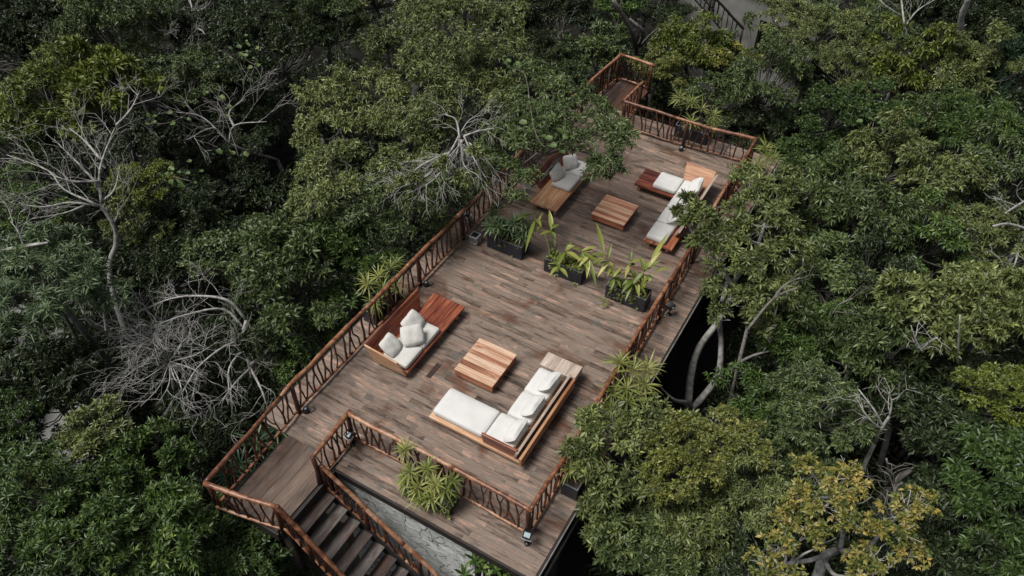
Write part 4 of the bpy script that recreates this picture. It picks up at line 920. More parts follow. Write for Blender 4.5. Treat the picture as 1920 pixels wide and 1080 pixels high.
# ================================================================== THE FOREST
random.seed(5)
G_ = 'forest trees around the deck'
T_ = [
 # px, py, z, rpx, style, colour, var, label
 (60, 70, -1.0, 130, 'ros', 'dark', 0, 'dark crown filling the top left corner of the photo'),
 (215, 60, .4, 105, 'fine', 'olive_dark', 1, 'dull olive crown near the top edge, second tree from the top left corner'),
 (95, 200, .8, 95, 'big', 'bright', 0, 'bright yellow-green large-leaved crown above the fan-shaped bare tree'),
 (205, 170, .9, 80, 'big', 'bright', 1, 'yellow-green large-leaved crown right of its brighter neighbour, upper left'),
 (20, 270, -.5, 85, 'ros', 'green', 1, 'green crown against the left edge beside the yellow-green one'),
 (400, 50, .2, 90, 'fine', 'dark', 0, 'dark fine-leaved crown behind the grey bare branches at the top'),
 (520, 90, .4, 100, 'ros', 'dark', 1, 'dark crown left of the big olive tree, near the top edge'),
 (330, 160, -.6, 95, 'fine', 'olive_dark', 0, 'dull green crown between the yellow-green tree and the bare fan of twigs'),
 (610, 40, .6, 85, 'fine', 'olive_dark', 1, 'dull crown at the top edge touching the big olive tree on its left'),
 (430, 330, -2.6, 95, 'fine', 'dark', 1, 'very dark low crown in the hollow left of the olive column'),
 (270, 350, .3, 58, 'lush', 'bright', 0, 'small yellow-green crown right of the fan-shaped bare tree'),
 (262, 420, -.9, 60, 'lush', 'olive', 1, 'small olive crown just under the yellow-green small one'),
 (35, 410, -.9, 75, 'lush', 'green', 1, 'mid-green crown at the left edge below the bare tree branches'),
 (100, 540, 1.2, 108, 'feather', 'pale', 0, 'pale feathery crown with silvery tips at the left edge'),
 (30, 490, .4, 66, 'feather', 'teal', 1, 'small feathery blue-green crown against the left edge'),
 (360, 460, -1.6, 95, 'ros', 'dark', 2, 'dark crown between the bare white trunk and the railing trees'),
 (470, 480, -.6, 85, 'lush', 'olive_dark', 0, 'olive-green crown above the tangle of bare twigs'),
 (545, 520, .2, 105, 'ros', 'olive_dark', 2, 'dull green crown along the left railing, mid height of the photo'),
 (500, 620, -1.0, 78, 'ros', 'dark', 0, 'dark crown low beside the left railing, next to the twig tangle'),
 (650, 470, .1, 78, 'ros', 'green', 2, 'mid green crown touching the left railing above the fan palm'),
 (40, 690, -.6, 85, 'ros', 'dark', 1, 'dark crown at the left edge under the pale feathery tree'),
 (120, 740, -.9, 80, 'ros', 'dark', 2, 'dark crown above the brownish one, lower left'),
 (170, 830, .0, 78, 'ros', 'olive', 0, 'brownish olive rosette crown, lower left'),
 (20, 800, -.4, 66, 'lush', 'lush', 0, 'small fresh green crown at the left edge, lower part'),
 (250, 900, -.3, 88, 'ros', 'green', 0, 'fresh green broad-leaved crown left of the landing railing'),
 (310, 860, -1.2, 75, 'big', 'dark', 2, 'dark broad-leaved crown under the white twig tangle'),
 (60, 930, .2, 100, 'loose', 'lush', 1, 'bright green loose crown in the lower left corner'),
 (40, 1050, .4, 85, 'loose', 'lush', 0, 'green loose crown at the very bottom left corner'),
 (180, 1000, .6, 92, 'ros', 'green', 0, 'green rosette crown on the bottom edge, lower left'),
 (310, 1010, .2, 105, 'ros', 'green', 1, 'large lush crown on the bottom edge left of the bush at the stairs'),
 (456, 1030, -1.0, 92, 'ros', 'lush', 2, 'bright green bush with rosettes of leaves pressing against the outer stair rail'),
 (420, 990, -.9, 56, 'ros', 'green', 0, 'small green crown under the landing end railing'),
 (400, 1085, -.6, 85, 'ros', 'lush', 0, 'lush rosette crown on the bottom edge below the landing'),
 (550, 1095, -2.4, 60, 'ros', 'green', 2, 'low crown at the bottom edge outside the outer stair rail'),
 (1020, 40, -1.5, 90, 'fine', 'dark', 0, 'dark crown at the top edge right of the big olive tree'),
 (1150, 10, .6, 62, 'lush', 'green', 2, 'small green tuft at the top edge above the walkway'),
 (1120, 105, -.3, 62, 'ros', 'olive_dark', 0, 'dark round crown left of the entrance walkway'),
 (1030, 130, -.2, 66, 'fine', 'olive_dark', 1, 'dark olive crown between the big olive tree and the walkway'),
 (1290, 90, .5, 62, 'loose', 'bright', 1, 'yellow-green crown right of the walkway, below the dark stair railing'),
 (1235, 135, .1, 46, 'loose', 'mixed', 2, 'small yellow-green crown beside the top of the walkway'),
 (1330, 185, -.7, 85, 'lush', 'olive_dark', 2, 'dark olive crown behind the far railing palms'),
 (1350, 120, .2, 52, 'ros', 'mixed', 0, 'yellowish rosette crown under the dark stair railing at the top'),
 (1430, 150, .2, 88, 'fine', 'olive_dark', 2, 'drooping olive crown under the grey building'),
 (1440, 265, -1.6, 80, 'ros', 'dark', 0, 'dark low crown right of the far corner of the deck'),
 (1510, 60, .3, 76, 'fine', 'olive', 1, 'olive crown beside the window of the grey building'),
 (1600, 40, .2, 82, 'ros', 'olive_dark', 1, 'dull green crown on the top edge, right of the building'),
 (1610, 130, .2, 80, 'fine', 'olive', 2, 'olive drooping crown above the fresh green round one'),
 (1560, 220, .4, 66, 'lush', 'lush', 1, 'fresh deep green round crown, upper right'),
 (1650, 225, .3, 66, 'lush', 'lush', 2, 'fresh green crown carrying a vine of round leaves, upper right'),
 (1540, 300, -.6, 66, 'lush', 'lush', 0, 'deep green lower crown under the fresh green round ones'),
 (1710, 130, .5, 72, 'loose', 'bright', 0, 'yellow-green crown left of the foot of the white dead trunk'),
 (1770, 40, -.8, 85, 'fine', 'dark', 1, 'dark crown behind the white dead trunk'),
 (1880, 45, -.2, 90, 'ros', 'dark', 2, 'dark crown in the top right corner'),
 (1800, 150, .3, 85, 'ros', 'olive', 2, 'olive rosette crown just under the white dead trunk'),
 (1890, 150, .2, 72, 'feather', 'teal', 2, 'blue-green feathery crown against the right edge, upper part'),
 (1730, 230, -.2, 76, 'lush', 'olive_dark', 1, 'dull crown between the fresh green and the olive rosette crowns'),
 (1830, 260, .2, 78, 'feather', 'green', 0, 'feathery green crown near the right edge, upper part'),
 (1665, 310, .7, 80, 'loose', 'olive', 1, 'olive crown with an upright yellow-green top, right of centre'),
 (1530, 390, .0, 88, 'ros', 'olive_dark', 1, 'dull green crown between the deck-side tree and the yellow-topped one'),
 (1760, 350, .5, 88, 'fine', 'olive', 0, 'olive fine-leaved crown, right side, upper middle'),
 (1880, 350, .3, 86, 'fine', 'olive_dark', 0, 'dull fine-leaved crown against the right edge, upper middle'),
 (1620, 430, .3, 88, 'loose', 'olive_dark', 2, 'loose olive crown in the middle of the right-hand forest'),
 (1735, 455, .2, 82, 'loose', 'green', 0, 'loose green crown, right side, middle height'),
 (1850, 460, .1, 86, 'fine', 'olive', 2, 'pale olive crown against the right edge at mid height'),
 (1545, 520, .1, 88, 'ros', 'olive_dark', 0, 'dull rosette crown behind the grey branches at mid height'),
 (1650, 545, .2, 76, 'loose', 'dark', 0, 'dark loose crown, right side, just below mid height'),
 (1740, 590, 1.2, 96, 'ros', 'olive', 1, 'light olive crown with upright pale branches, right side'),
 (1850, 600, 1.0, 96, 'ros', 'olive', 0, 'light olive rosette crown near the right edge, below mid height'),
 (1525, 635, -.1, 84, 'ros', 'green', 1, 'green crown right of the curved grey trunks'),
 (1610, 660, .4, 92, 'ros', 'olive_dark', 2, 'dull crown with pale twigs showing, centre of the lower right forest'),
 (1440, 770, -.6, 76, 'loose', 'green', 2, 'fresh green crown under the curved grey trunks'),
 (1530, 770, .5, 88, 'loose', 'olive_dark', 1, 'olive green crown above the yellow tree'),
 (1690, 760, -.4, 100, 'ros', 'dark', 1, 'dark crown above the forked bare limbs, lower right'),
 (1350, 835, .8, 78, 'lush', 'mixed', 0, 'yellowish mixed green crown right of the deck, lower right'),
 (1270, 880, .8, 78, 'lush', 'mixed', 1, 'yellowish green crown nearest the deck, lower right'),
 (1400, 910, .4, 75, 'loose', 'olive', 0, 'olive crown between the yellow tree and the yellowish green ones'),
 (1880, 760, .7, 86, 'lush', 'bright', 2, 'bright green large-leaved crown against the right edge'),
 (1870, 900, .8, 96, 'big', 'lush', 1, 'fresh green large-leaved crown in the lower right, at the edge'),
 (1780, 860, .0, 85, 'big', 'dark', 0, 'dark large-leaved crown right of the forked bare limbs'),
 (1800, 1000, .0, 96, 'big', 'dark', 1, 'dark large-leaved crown near the bottom right corner'),
 (1900, 1050, .5, 85, 'big', 'lush', 2, 'green large-leaved crown in the bottom right corner'),
 (1180, 1010, -.6, 92, 'ros', 'olive_dark', 0, 'dull green crown right of the front corner of the deck'),
 (1300, 985, -.1, 88, 'ros', 'olive', 2, 'olive crown left of the yellow tree on the lower edge'),
 (1400, 1060, -.3, 92, 'ros', 'dark', 0, 'dark crown on the bottom edge left of the yellow tree'),
 (1260, 1080, -.4, 72, 'ros', 'olive_dark', 2, 'dull crown on the bottom edge below the yellowish trees'),
 (1690, 1060, -.6, 88, 'loose', 'dark', 1, 'dark crown on the bottom edge right of the yellow tree'),
 (1090, -30, -1.2, 85, 'fine', 'dark', 2, 'dark crown cut by the top edge straight above the walkway'),
 (1215, 5, -1.0, 66, 'ros', 'dark', 1, 'dark crown at the top edge between the green tuft and the stair railing'),
 (1230, 190, -1.8, 50, 'ros', 'dark', 2, 'low dark crown in the corner between walkway and far railing'),
 (1570, -30, -.4, 80, 'ros', 'dark', 0, 'dark crown cut by the top edge above the grey building'),
 (1690, 30, -.8, 76, 'fine', 'olive_dark', 0, 'dull crown behind the tangled thin branches at the top edge'),
 (1960, 250, -.2, 80, 'ros', 'dark', 1, 'dark crown half outside the right edge, upper part'),
 (1780, 740, -.6, 76, 'loose', 'olive_dark', 0, 'dull crown under the light olive crowns with pale stems, right side'),
 (1470, 880, -.6, 76, 'ros', 'olive_dark', 1, 'dull crown just above and left of the yellow tree'),
 (1950, 680, -.2, 80, 'loose', 'dark', 2, 'dark crown at the right edge above the bright large-leaved one'),
 (150, 90, -1.2, 76, 'ros', 'dark', 2, 'dark crown behind the yellow-green large-leaved crowns, upper left'),
 (420, 200, -1.6, 80, 'ros', 'dark', 0, 'dark low crown under the bare twigs and round-leaved vine'),
 (300, 740, -2.6, 76, 'ros', 'dark', 1, 'low dark crown beneath the dense tangle of white twigs'),
 (430, 840, -2.8, 60, 'ros', 'dark', 2, 'low dark crown between the twig tangle and the landing railing'),
 (700, -30, .8, 95, 'fine', 'olive', 1, 'olive crown cut by the top edge above the big olive tree'),
 (870, -40, .6, 95, 'fine', 'olive', 0, 'olive crown cut by the top edge, right of the other one above the big tree'),
]
for t in T_: tree(*t, group=G_)

# ---- the big trees whose outline matters
hero_tree('big light olive fine-leaved tree left of the walkway, the tallest crown at top centre',
  [(.22, .12, [(760, 300, -1.5), (770, 230, .3), (780, 160, 1.6)]), (.10, .03, [(780, 180, 1.2), (730, 120, 2.2), (715, 60, 2.6)]), (.10, .03, [(780, 170, 1.4), (850, 100, 2.4), (900, 30, 2.8)]), (.09, .03, [(780, 200, .9), (860, 190, 1.8), (930, 170, 2.2)])],
  [(790, 50, 3.2, 62), (860, 20, 3.0, 62), (730, 95, 2.8, 52), (850, 95, 3.2, 64), (930, 40, 2.8, 55), (775, 135, 3.0, 56), (910, 110, 2.8, 55), (960, 95, 2.4, 40), (850, 165, 2.8, 55), (740, 190, 2.5, 48), (800, 210, 2.6, 55), (925, 175, 2.4, 52), (715, 145, 2.2, 44), (770, 255, 2.2, 52), (840, 240, 2.2, 44), (740, 310, 1.8, 46), (700, 240, 1.6, 40), (810, 300, 1.8, 38), (825, 305, 3.0, 17), (778, 335, 2.8, 17), (888, 288, 3.2, 16), (745, 345, 2.6, 16), (865, 335, 2.7, 16), (960, -10, 2.6, 50), (780, -10, 3, 60)],
  'fine', 'olive', 101, dens=1.2)
hero_tree('olive column-like crown left of the big olive tree',
  [(.16, .08, [(590, 420, -3), (600, 330, -1), (605, 260, .4)]), (.07, .03, [(600, 300, -.4), (640, 240, .8), (650, 190, 1.2)])],
  [(600, 190, 1.6, 48), (640, 160, 1.6, 42), (585, 250, 1.5, 45), (640, 240, 1.7, 48), (610, 305, 1.5, 46), (660, 300, 1.4, 42), (575, 385, 1.2, 44), (625, 370, 1.5, 50), (595, 330, 1.2, 44), (665, 350, 1.2, 38), (560, 410, .8, 36), (660, 200, 1.4, 40)],
  'fine', 'olive', 102)
hero_tree('olive tree leaning against the left railing above the lanterns',
  [(.16, .08, [(760, 460, -3.2), (775, 400, -1.2), (790, 350, .3)]), (.07, .03, [(785, 370, -.2), (840, 330, 1.0), (900, 300, 1.6)])],
  [(690, 400, 1.0, 50), (740, 370, 1.4, 48), (640, 420, .8, 44), (790, 395, 1.5, 44), (800, 345, 1.8, 44), (840, 365, 1.5, 38), (735, 425, .7, 40), (880, 345, 1.6, 30), (700, 350, 1.2, 40), (815, 415, .9, 30)],
  'fine', 'olive_dark', 103, dens=1.1)
hero_tree('dark olive tree whose boughs hang over the far left sofa',
  [(.20, .10, [(930, 330, -3.5), (950, 290, -.5), (965, 250, 1.4)]), (.08, .03, [(960, 265, 1.0), (1030, 240, 2.4), (1100, 250, 3.0)]), (.07, .02, [(965, 255, 1.2), (1030, 265, 2.2), (1110, 290, 2.9)]), (.07, .03, [(960, 260, 1.0), (1000, 200, 2.0), (1030, 160, 2.4)])],
  [(1000, 150, 2.6, 48), (1050, 175, 2.6, 46), (960, 210, 2.6, 48), (1010, 225, 3.0, 52), (1060, 240, 3.2, 48), (935, 260, 2.4, 42), (985, 285, 2.8, 48), (1035, 268, 2.9, 40), (1090, 270, 3.2, 36), (1125, 245, 3.2, 36), (1150, 275, 3.2, 34), (1128, 322, 2.8, 30), (1108, 306, 2.8, 22), (1098, 168, 2.6, 20), (1128, 200, 3.0, 20), (940, 320, 2.2, 40), (982, 345, 2.3, 36), (1175, 250, 3.2, 26), (1085, 205, 3.0, 34), (1130, 222, 3.1, 30), (1165, 238, 3.2, 26), (1120, 190, 2.6, 16), (910, 290, 2.0, 34), (905, 345, 1.8, 30), (965, 370, 2.0, 22), (1145, 310, 3.0, 28)],
  'fine', 'olive_dark', 104, dens=1.25)
hero_tree('curved grey trunks right of the deck with a leafy bough over the far corner sofa',
  [(.115, .07, [(1290, 765, -3.0), (1296, 700, -2.0), (1312, 650, -1.2), (1345, 605, -.4), (1380, 540, .3)]), (.10, .055, [(1300, 765, -3.0), (1342, 712, -2.1), (1352, 660, -1.4), (1350, 590, -.4), (1365, 520, .2)]),
   (.06, .02, [(1345, 712, -2.1), (1400, 672, -.7), (1455, 655, .2)]), (.07, .015, [(1290, 755, -2.6), (1265, 750, -1.6), (1240, 728, -1.0)]),
   (.07, .03, [(1375, 540, .3), (1345, 490, 1.0), (1310, 455, 1.6), (1290, 420, 2.0)]), (.07, .03, [(1375, 530, .3), (1420, 460, 1.3), (1440, 390, 2.0)])],
  [(1285, 375, 2.2, 17), (1305, 395, 2.3, 22), (1270, 395, 2.2, 13), (1325, 410, 2.3, 22), (1290, 412, 2.2, 14), (1325, 445, 2.1, 26), (1350, 425, 2.1, 24), (1375, 400, 2.0, 34), (1300, 452, 2.0, 18), (1420, 370, 2.0, 44), (1470, 350, 1.8, 42), (1400, 440, 2.0, 44), (1460, 420, 2.0, 46), (1360, 490, 1.8, 40), (1420, 500, 1.8, 48), (1480, 470, 1.6, 44), (1350, 545, 1.3, 34), (1400, 565, 1.3, 44), (1460, 550, 1.3, 44), (1395, 340, 1.6, 34), (1345, 590, .9, 26), (1430, 610, .8, 38), (1340, 460, 1.9, 26)],
  'ros', 'olive', 105, dens=1.15, bark='dead_bark')
hero_tree('bushy olive tree pushing over the right railing near the front corner',
  [(.15, .08, [(1190, 960, -3.8), (1180, 900, -2.0), (1165, 840, -.8)]), (.06, .02, [(1175, 870, -1.4), (1120, 830, -.1), (1090, 800, .8)]), (.07, .03, [(1170, 850, -1.0), (1220, 800, .2), (1240, 770, .7)])],
  [(1100, 795, 1.3, 30), (1090, 850, 1.0, 36), (1130, 820, 1.2, 38), (1165, 790, 1.1, 32), (1120, 880, .9, 42), (1190, 840, 1.0, 44), (1150, 930, .4, 48), (1220, 790, 1.0, 44), (1210, 900, .6, 46), (1260, 820, .9, 44), (1110, 770, 1.1, 16), (1140, 990, -.1, 44), (1290, 800, .5, 30), (1110, 950, .1, 30)],
  'ros', 'olive', 106, dens=1.05)
hero_tree('yellow and orange leaved tree with pale twisting branches, bottom right',
  [(.13, .07, [(1530, 1095, -.8), (1545, 1045, -.1), (1570, 1032, .3)]), (.06, .02, [(1570, 1032, .3), (1520, 1050, .7), (1470, 1058, 1.0), (1430, 1080, 1.1)]), (.055, .02, [(1575, 1030, .3), (1580, 1000, .9), (1572, 970, 1.4), (1560, 930, 1.8)]),
   (.055, .02, [(1575, 1033, .3), (1620, 1032, .9), (1660, 990, 1.4), (1700, 960, 1.7)]), (.05, .02, [(1545, 1050, 0), (1570, 1080, .3), (1640, 1075, .6)])],
  [(1520, 880, 2.1, 30), (1555, 905, 2.2, 35), (1590, 880, 2.1, 28), (1605, 910, 2.1, 28), (1500, 930, 2.0, 35), (1545, 950, 2.1, 40), (1595, 945, 2.1, 37), (1480, 970, 1.8, 33), (1510, 990, 1.8, 35), (1590, 975, 2.0, 33), (1620, 990, 1.7, 30), (1460, 1020, 1.6, 35), (1540, 1010, 1.8, 28), (1640, 1050, 1.4, 40), (1690, 1000, 1.7, 33), (1700, 950, 1.8, 35), (1730, 940, 1.7, 25), (1680, 970, 1.7, 30), (1610, 1070, 1.2, 35), (1710, 1040, 1.3, 30), (1440, 1070, 1.2, 35), (1490, 1080, 1.1, 33)],
  'lush', 'yellow', 107, bark='dead_bark', dens=.75, twig_n=6)
hero_tree('small bright bush tucked under the left railing beside the daybed',
  [(.06, .03, [(640, 640, -3.5), (650, 590, -1.8)])], [(640, 560, -.3, 36), (600, 590, -.5, 40), (560, 640, -.8, 42), (690, 520, -.4, 34), (620, 640, -1.2, 36), (540, 690, -1.2, 34)], 'ros', 'green', 108)

# ---- bare trees
dead_tree('fan-shaped bare white tree at the left with a long pale trunk',
  [(.10, .055, [(243, 640, -3.4), (215, 560, -2.2), (205, 500, -1.3), (218, 455, -.6), (212, 420, 0), (190, 386, .6)]),
   (.04, .012, [(190, 386, .6), (130, 380, .8), (85, 388, .9), (40, 384, 1.0)]), (.036, .010, [(185, 385, .7), (120, 355, 1.1), (90, 320, 1.3), (12, 290, 1.5)]),
   (.045, .014, [(190, 380, .7), (186, 330, 1.3), (195, 290, 1.7), (215, 240, 2.0)]), (.045, .012, [(188, 350, 1.1), (150, 310, 1.6), (110, 270, 1.9)]), (.045, .012, [(190, 300, 1.6), (160, 265, 1.9), (130, 240, 2.1)]),
   (.04, .012, [(195, 375, .7), (215, 355, 1.1), (225, 310, 1.5)]), (.035, .01, [(190, 340, 1.2), (140, 340, 1.5), (100, 330, 1.7)]), (.035, .01, [(160, 385, .7), (120, 400, .9), (60, 410, 1.1)]),
   (.035, .01, [(212, 420, 0), (222, 400, .3), (220, 380, .6)]), (.04, .01, [(218, 235, 1.9), (245, 205, 2.1), (262, 170, 2.3)])],
  201, .75, 2, 3, .10, .02, .6, 2)
dead_tree('second pale limb crossing the feathery crown at the left edge',
  [(.05, .03, [(240, 645, -3.4), (200, 625, -1.8), (165, 600, -.8), (150, 570, -.2)]), (.05, .015, [(200, 625, -1.8), (195, 590, -1.2), (185, 560, -.7)])], 202, .5, 1, 2)
dead_tree('pale branch poking out of the feathery crown at the left edge',
  [(.06, .03, [(-20, 475, 1.6), (45, 462, 1.9), (90, 455, 2.1)]), (.03, .01, [(45, 462, 1.9), (35, 435, 2.2), (20, 415, 2.4)])], 203, .5, 1, 2)
def radial(cx, cy, z, n, r, a0, a1, dz, seed, bow=.25, r0=.035):
    rs = np.random.RandomState(seed); out = []
    for i in range(n):
        a = R_(a0 + (a1 - a0) * (i + rs.rand() * .7) / n); L = r * (.6 + .5 * rs.rand()); b_ = (rs.rand() - .5) * bow * 2
        mx, my = cx + math.cos(a + b_) * L * .5, cy - math.sin(a + b_) * L * .5
        out.append((r0, .007, [(cx, cy, z), (mx, my, z + dz * .7), (cx + math.cos(a) * L, cy - math.sin(a) * L, z + dz * .6 * rs.rand())]))
    return out
dead_tree('dense tangle of bare whitish twigs left of the landing',
  [(.055, .03, [(330, 760, -3.0), (325, 720, -1.8), (318, 678, -.9)])] + radial(318, 678, -.9, 15, 100, 20, 340, 1.1, 5, r0=.02) + radial(300, 640, -.7, 8, 75, 60, 250, .8, 6, .5, .018), 204, .62, 2, 3, .16, -.05, .5, 2, twig_r=.013)
dead_tree('bare arching tree whose twigs sweep down toward the left railing',
  [(.10, .05, [(475, 720, -3.4), (472, 690, -1.8), (455, 640, -.8), (462, 600, -.3)]),
   (.05, .01, [(462, 600, -.3), (430, 565, .3), (380, 555, .5), (320, 560, .4), (260, 585, 0)]), (.045, .01, [(460, 620, -.6), (420, 580, .0), (350, 590, .2), (290, 610, 0)]),
   (.045, .01, [(468, 685, -1.6), (500, 660, -.9), (520, 640, -.6)]), (.045, .01, [(470, 690, -1.6), (440, 720, -.9), (410, 760, -.8)]), (.04, .01, [(470, 690, -1.6), (490, 730, -1.0), (500, 760, -1.2)]),
   (.04, .01, [(455, 640, -.8), (420, 650, -.2), (370, 690, -.2), (340, 740, -.5)]), (.04, .01, [(460, 650, -.9), (430, 690, -.4), (430, 740, -.6)])], 205, .7, 2, 3, .14, -.04, .5, 2, twig_r=.014)
dead_tree('bare twiggy tree lying in the dark hollow at upper left',
  [(.07, .04, [(520, 300, -3.0), (470, 285, -1.6), (430, 270, -.8)]), (.04, .01, [(430, 270, -.8), (440, 235, .0), (500, 228, .4)]), (.04, .01, [(430, 270, -.8), (400, 240, -.1), (350, 262, .2)]), (.04, .01, [(440, 240, -.1), (430, 210, .3), (460, 185, .6)]),
   (.035, .01, [(430, 268, -.8), (380, 220, 0), (330, 210, .3)]), (.03, .008, [(300, 260, -.3), (270, 235, 0), (240, 220, .3)])], 206, .9, 2, 3, .10, 0, .45, 2, twig_r=.013)
dead_tree('grey bare branches spreading along the top edge, left of centre',
  [(.09, .05, [(340, 120, -1.8), (335, 70, -.2), (345, 45, .4)]), (.05, .012, [(345, 45, .4), (310, 30, .9), (250, 5, 1.3)]), (.05, .012, [(345, 45, .4), (360, 20, .9), (350, -20, 1.3)]), (.045, .01, [(345, 50, .4), (325, 60, .7), (308, 65, .9)]), (.045, .01, [(345, 45, .4), (375, 55, .8), (385, 65, .9)]), (.04, .01, [(348, 30, .6), (390, 10, 1), (400, -20, 1.2)])], 207, .7, 2, 3, .1, 0, .5, 2)
dead_tree('silver bare branches hanging inside the big olive tree',
  [(.05, .035, [(905, 300, 1.0), (880, 262, 2.6), (862, 252, 3.0)]), (.028, .008, [(862, 252, 3.0), (840, 290, 3.0), (800, 330, 2.8), (740, 355, 2.6)]), (.02, .006, [(870, 262, 3.0), (835, 300, 3.0), (780, 340, 2.7), (730, 350, 2.5)]), (.02, .006, [(860, 275, 3.0), (815, 335, 2.8), (760, 365, 2.4)]), (.02, .006, [(880, 268, 2.9), (905, 290, 2.8), (935, 330, 2.5)]), (.018, .006, [(862, 252, 3), (880, 225, 3.3), (905, 215, 3.4)]), (.026, .008, [(862, 255, 3.0), (850, 300, 2.8), (790, 350, 2.5)]), (.026, .008, [(870, 255, 3.0), (890, 300, 2.7), (915, 340, 2.4)]),
   (.03, .01, [(870, 255, 3.0), (900, 245, 3.1), (930, 240, 3.2)]), (.035, .01, [(862, 260, 3), (855, 225, 3.3), (835, 215, 3.4)]), (.035, .01, [(865, 262, 3), (870, 310, 2.6), (900, 330, 2.4)]), (.035, .01, [(845, 285, 3.0), (790, 310, 2.8), (750, 345, 2.6)])], 208, .45, 2, 3, .12, -.06, .45, 2, twig_r=.012)
dead_tree('thick white dead trunk standing near the top right corner',
  [(.15, .10, [(1772, 108, -.6), (1785, 85, .2), (1800, 55, 1.0), (1803, 30, 1.6), (1820, -10, 2.6)]), (.03, .02, [(1800, 55, 1.0), (1807, 50, 1.1), (1812, 46, 1.2)])], 209, .15, 0, 1, every=9)
dead_tree('pair of grey trunks rising behind the entrance walkway',
  [(.12, .07, [(1195, 130, -2.5), (1193, 95, -.6), (1185, 60, .8), (1150, 0, 2.4)]), (.09, .05, [(1193, 95, -.6), (1205, 60, .7), (1180, 35, 1.2)]), (.05, .02, [(1155, 80, -.3), (1165, 0, 2.2)]), (.045, .02, [(1192, 95, -.6), (1225, 60, .6), (1250, 45, 1.0)])], 210, .5, 1, 2, bark='dead_bark_dark')
dead_tree('pale bare stems standing above the dark crown left of the walkway',
  [(.05, .03, [(1035, 100, -.8), (1030, 80, .2), (1018, 70, .6)]), (.03, .01, [(1018, 90, .2), (1016, 70, .8), (1030, 48, 1.3)]), (.03, .01, [(1050, 95, 0), (1053, 60, 1.0), (1052, 38, 1.5)]), (.025, .01, [(1035, 90, 0), (1042, 75, .8), (1055, 55, 1.2)])], 211, .35, 1, 2, bark='dead_bark_dark')
dead_tree('forked grey limbs in the dark gap right of the yellow tree',
  [(.07, .045, [(1645, 940, -2.4), (1665, 920, -1.4), (1690, 895, -.6), (1715, 878, -.2)]), (.05, .02, [(1670, 912, -1.2), (1668, 890, -.4), (1662, 860, .3)]), (.03, .01, [(1668, 905, -.9), (1640, 900, -.2), (1615, 890, .2)]), (.045, .02, [(1675, 985, 0), (1672, 950, .6), (1680, 915, 1.0), (1692, 905, 1.2)]), (.03, .01, [(1640, 970, 0), (1655, 955, .5), (1665, 920, .9)])], 212, .4, 1, 2, bark='dead_bark_dark')
dead_tree('pale forked branches poking out above the dark crown, lower right',
  [(.05, .03, [(1640, 830, .2), (1652, 805, .9), (1668, 780, 1.4)]), (.03, .01, [(1652, 805, .9), (1625, 780, 1.4), (1605, 745, 1.7)]), (.03, .01, [(1655, 800, 1.0), (1640, 770, 1.5), (1610, 730, 1.8)]), (.025, .01, [(1668, 780, 1.4), (1672, 755, 1.7), (1668, 740, 1.9)])], 213, .45, 1, 3)
dead_tree('upright pale stem in the light olive crown on the right',
  [(.03, .015, [(1796, 690, .6), (1797, 640, 1.6), (1800, 590, 2.4)]), (.03, .01, [(1730, 660, 1.5), (1718, 640, 1.8), (1708, 610, 2.2)]), (.03, .01, [(1728, 655, 1.5), (1745, 640, 1.9), (1758, 632, 2.1)])], 214, .4, 1, 2)
dead_tree('thin pale branches over the crowns right of the deck at mid height',
  [(.04, .02, [(1400, 620, 1.2), (1450, 560, 1.8), (1495, 540, 2.2)]), (.03, .01, [(1450, 560, 1.8), (1470, 535, 2.1), (1500, 520, 2.3)]), (.03, .01, [(1560, 590, .9), (1575, 570, 1.3), (1600, 560, 1.5)])], 215, .4, 1, 2, bark='dead_bark_dark')
dead_tree('grey twigs against the right edge at upper middle height',
  [(.05, .03, [(1925, 430, .8), (1890, 420, 1.2), (1862, 424, 1.4)]), (.04, .02, [(1925, 375, 1.0), (1900, 390, 1.4), (1885, 400, 1.6)]), (.03, .01, [(1910, 470, .6), (1900, 500, .8), (1880, 510, .9)])], 216, .6, 2, 2)
dead_tree('tangled thin branches at the top edge right of the grey building',
  [(.05, .03, [(1700, 70, .4), (1695, 40, 1.0), (1690, 0, 1.5)]), (.04, .01, [(1697, 50, .8), (1720, 20, 1.3), (1760, -5, 1.7)]), (.035, .01, [(1690, 30, 1.0), (1660, 10, 1.4), (1640, -10, 1.7)])], 217, .6, 2, 3)

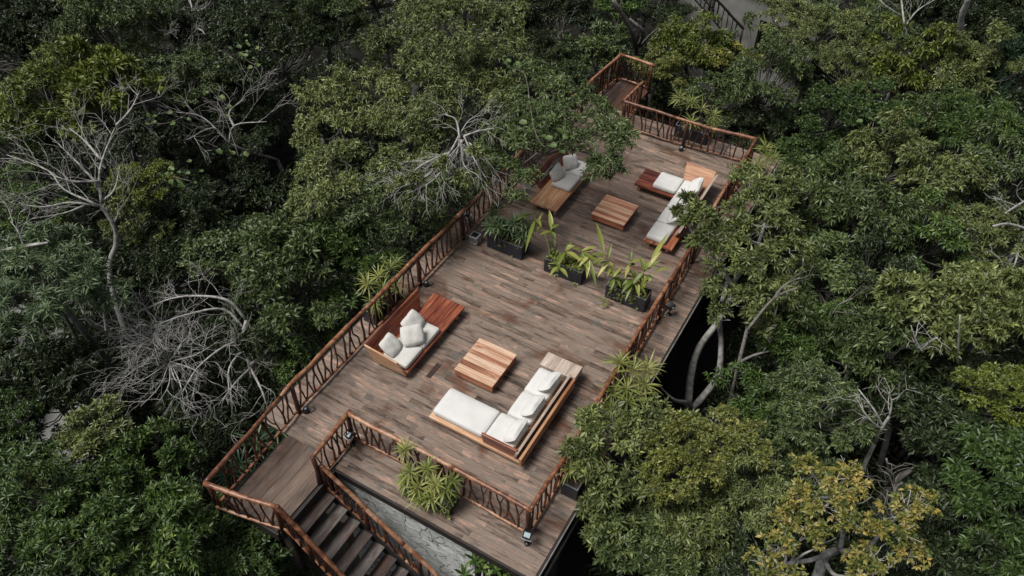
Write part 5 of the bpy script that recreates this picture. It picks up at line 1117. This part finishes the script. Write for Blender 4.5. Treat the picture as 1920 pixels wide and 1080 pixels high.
# ---- climbing plants with large round leaves
def vine(label, spots, seed, mat='vine'):
    rs = np.random.RandomState(seed); C = np.array([at(*s) for s in spots]); rt = root('climbing_vine', tuple(C.mean(0)), label, 'vine', 'climbing vines with round leaves')
    mb = MB(); mb.tube(smooth(C[np.argsort(C[:, 0])], 3), .012, 4); mb.build('stem', 'twig_bark', rt)
    V, F, R = [], [], []; n = 0
    for c in C:
        for _ in range(4):
            p = c + rs.normal(size=3) * [.22, .22, .12] + [0, 0, .15]; r = .06 + .05 * rs.rand(); N = rs.normal(size=3) * .35 + [0, 0, 1]; N /= np.linalg.norm(N)
            a = np.cross(N, [1, 0, 0]); a /= np.linalg.norm(a); b_ = np.cross(N, a); k = 9
            ring = [p + (a * math.cos(q) + b_ * math.sin(q)) * r * (1 if i else .55) + N * .03 * math.cos(2 * q) for i, q in enumerate(np.arange(k) * 6.283 / k)]
            V += [p - N * .015] + ring; F += [(n, n + 1 + i, n + 1 + (i + 1) % k) for i in range(k)]; R += [rs.rand()] * (k + 1); n += k + 1
    quads_obj('leaves', np.array(V) - C.mean(0), np.array(F), np.array(R), LM[mat], rt)
vine('climbing vine of round pale leaves in the dark upper left, near the bare fan', [(400, 120, 1.2), (430, 105, 1.2), (460, 110, 1.2), (485, 125, 1.2), (470, 95, 1.2)], 1)
vine('small patch of round bright leaves right of the fan-shaped bare tree', [(340, 335, 1.0), (360, 340, 1.0), (325, 330, 1.0)], 2)
vine('round-leaved climber over the fresh green crown, upper right', [(1640, 220, 1.5), (1650, 235, 1.4), (1625, 245, 1.3), (1630, 265, 1.2)], 3)
vine('round-leaved climber in the middle of the big olive tree', [(960, 130, 3.4), (985, 140, 3.4), (1000, 235, 3.5), (1020, 275, 3.4), (1045, 270, 3.4)], 4)
vine('single pale leafy sprigs above the twigs at upper left', [(325, 228, .6), (275, 232, .5), (420, 215, .6), (448, 295, .2), (395, 190, .6)], 5)

# ---- undergrowth: shrubs and saplings filling the forest floor
rs = np.random.RandomState(99); C = []
poly = [(-300, -150, 46), (2200, -150, 46)]
xs, ys = [], []
for i in range(8500):
    px, py = rs.uniform(-250, 2170), rs.uniform(-160, 1500); z = GROUND + .3 + 2.2 * rs.rand() ** 1.5
    p = at(px, py, z)
    if -10.4 < p[0] < -2.3 and 3.9 < p[1] < 23.2: continue
    # keep the sandy track open
    if min(np.linalg.norm(pts[:, :2] - p[:2], axis=1)) < .75: continue
    if p[1] > 28 and p[1] < 34 and -9 < p[0] < -5: continue
    C.append(p)
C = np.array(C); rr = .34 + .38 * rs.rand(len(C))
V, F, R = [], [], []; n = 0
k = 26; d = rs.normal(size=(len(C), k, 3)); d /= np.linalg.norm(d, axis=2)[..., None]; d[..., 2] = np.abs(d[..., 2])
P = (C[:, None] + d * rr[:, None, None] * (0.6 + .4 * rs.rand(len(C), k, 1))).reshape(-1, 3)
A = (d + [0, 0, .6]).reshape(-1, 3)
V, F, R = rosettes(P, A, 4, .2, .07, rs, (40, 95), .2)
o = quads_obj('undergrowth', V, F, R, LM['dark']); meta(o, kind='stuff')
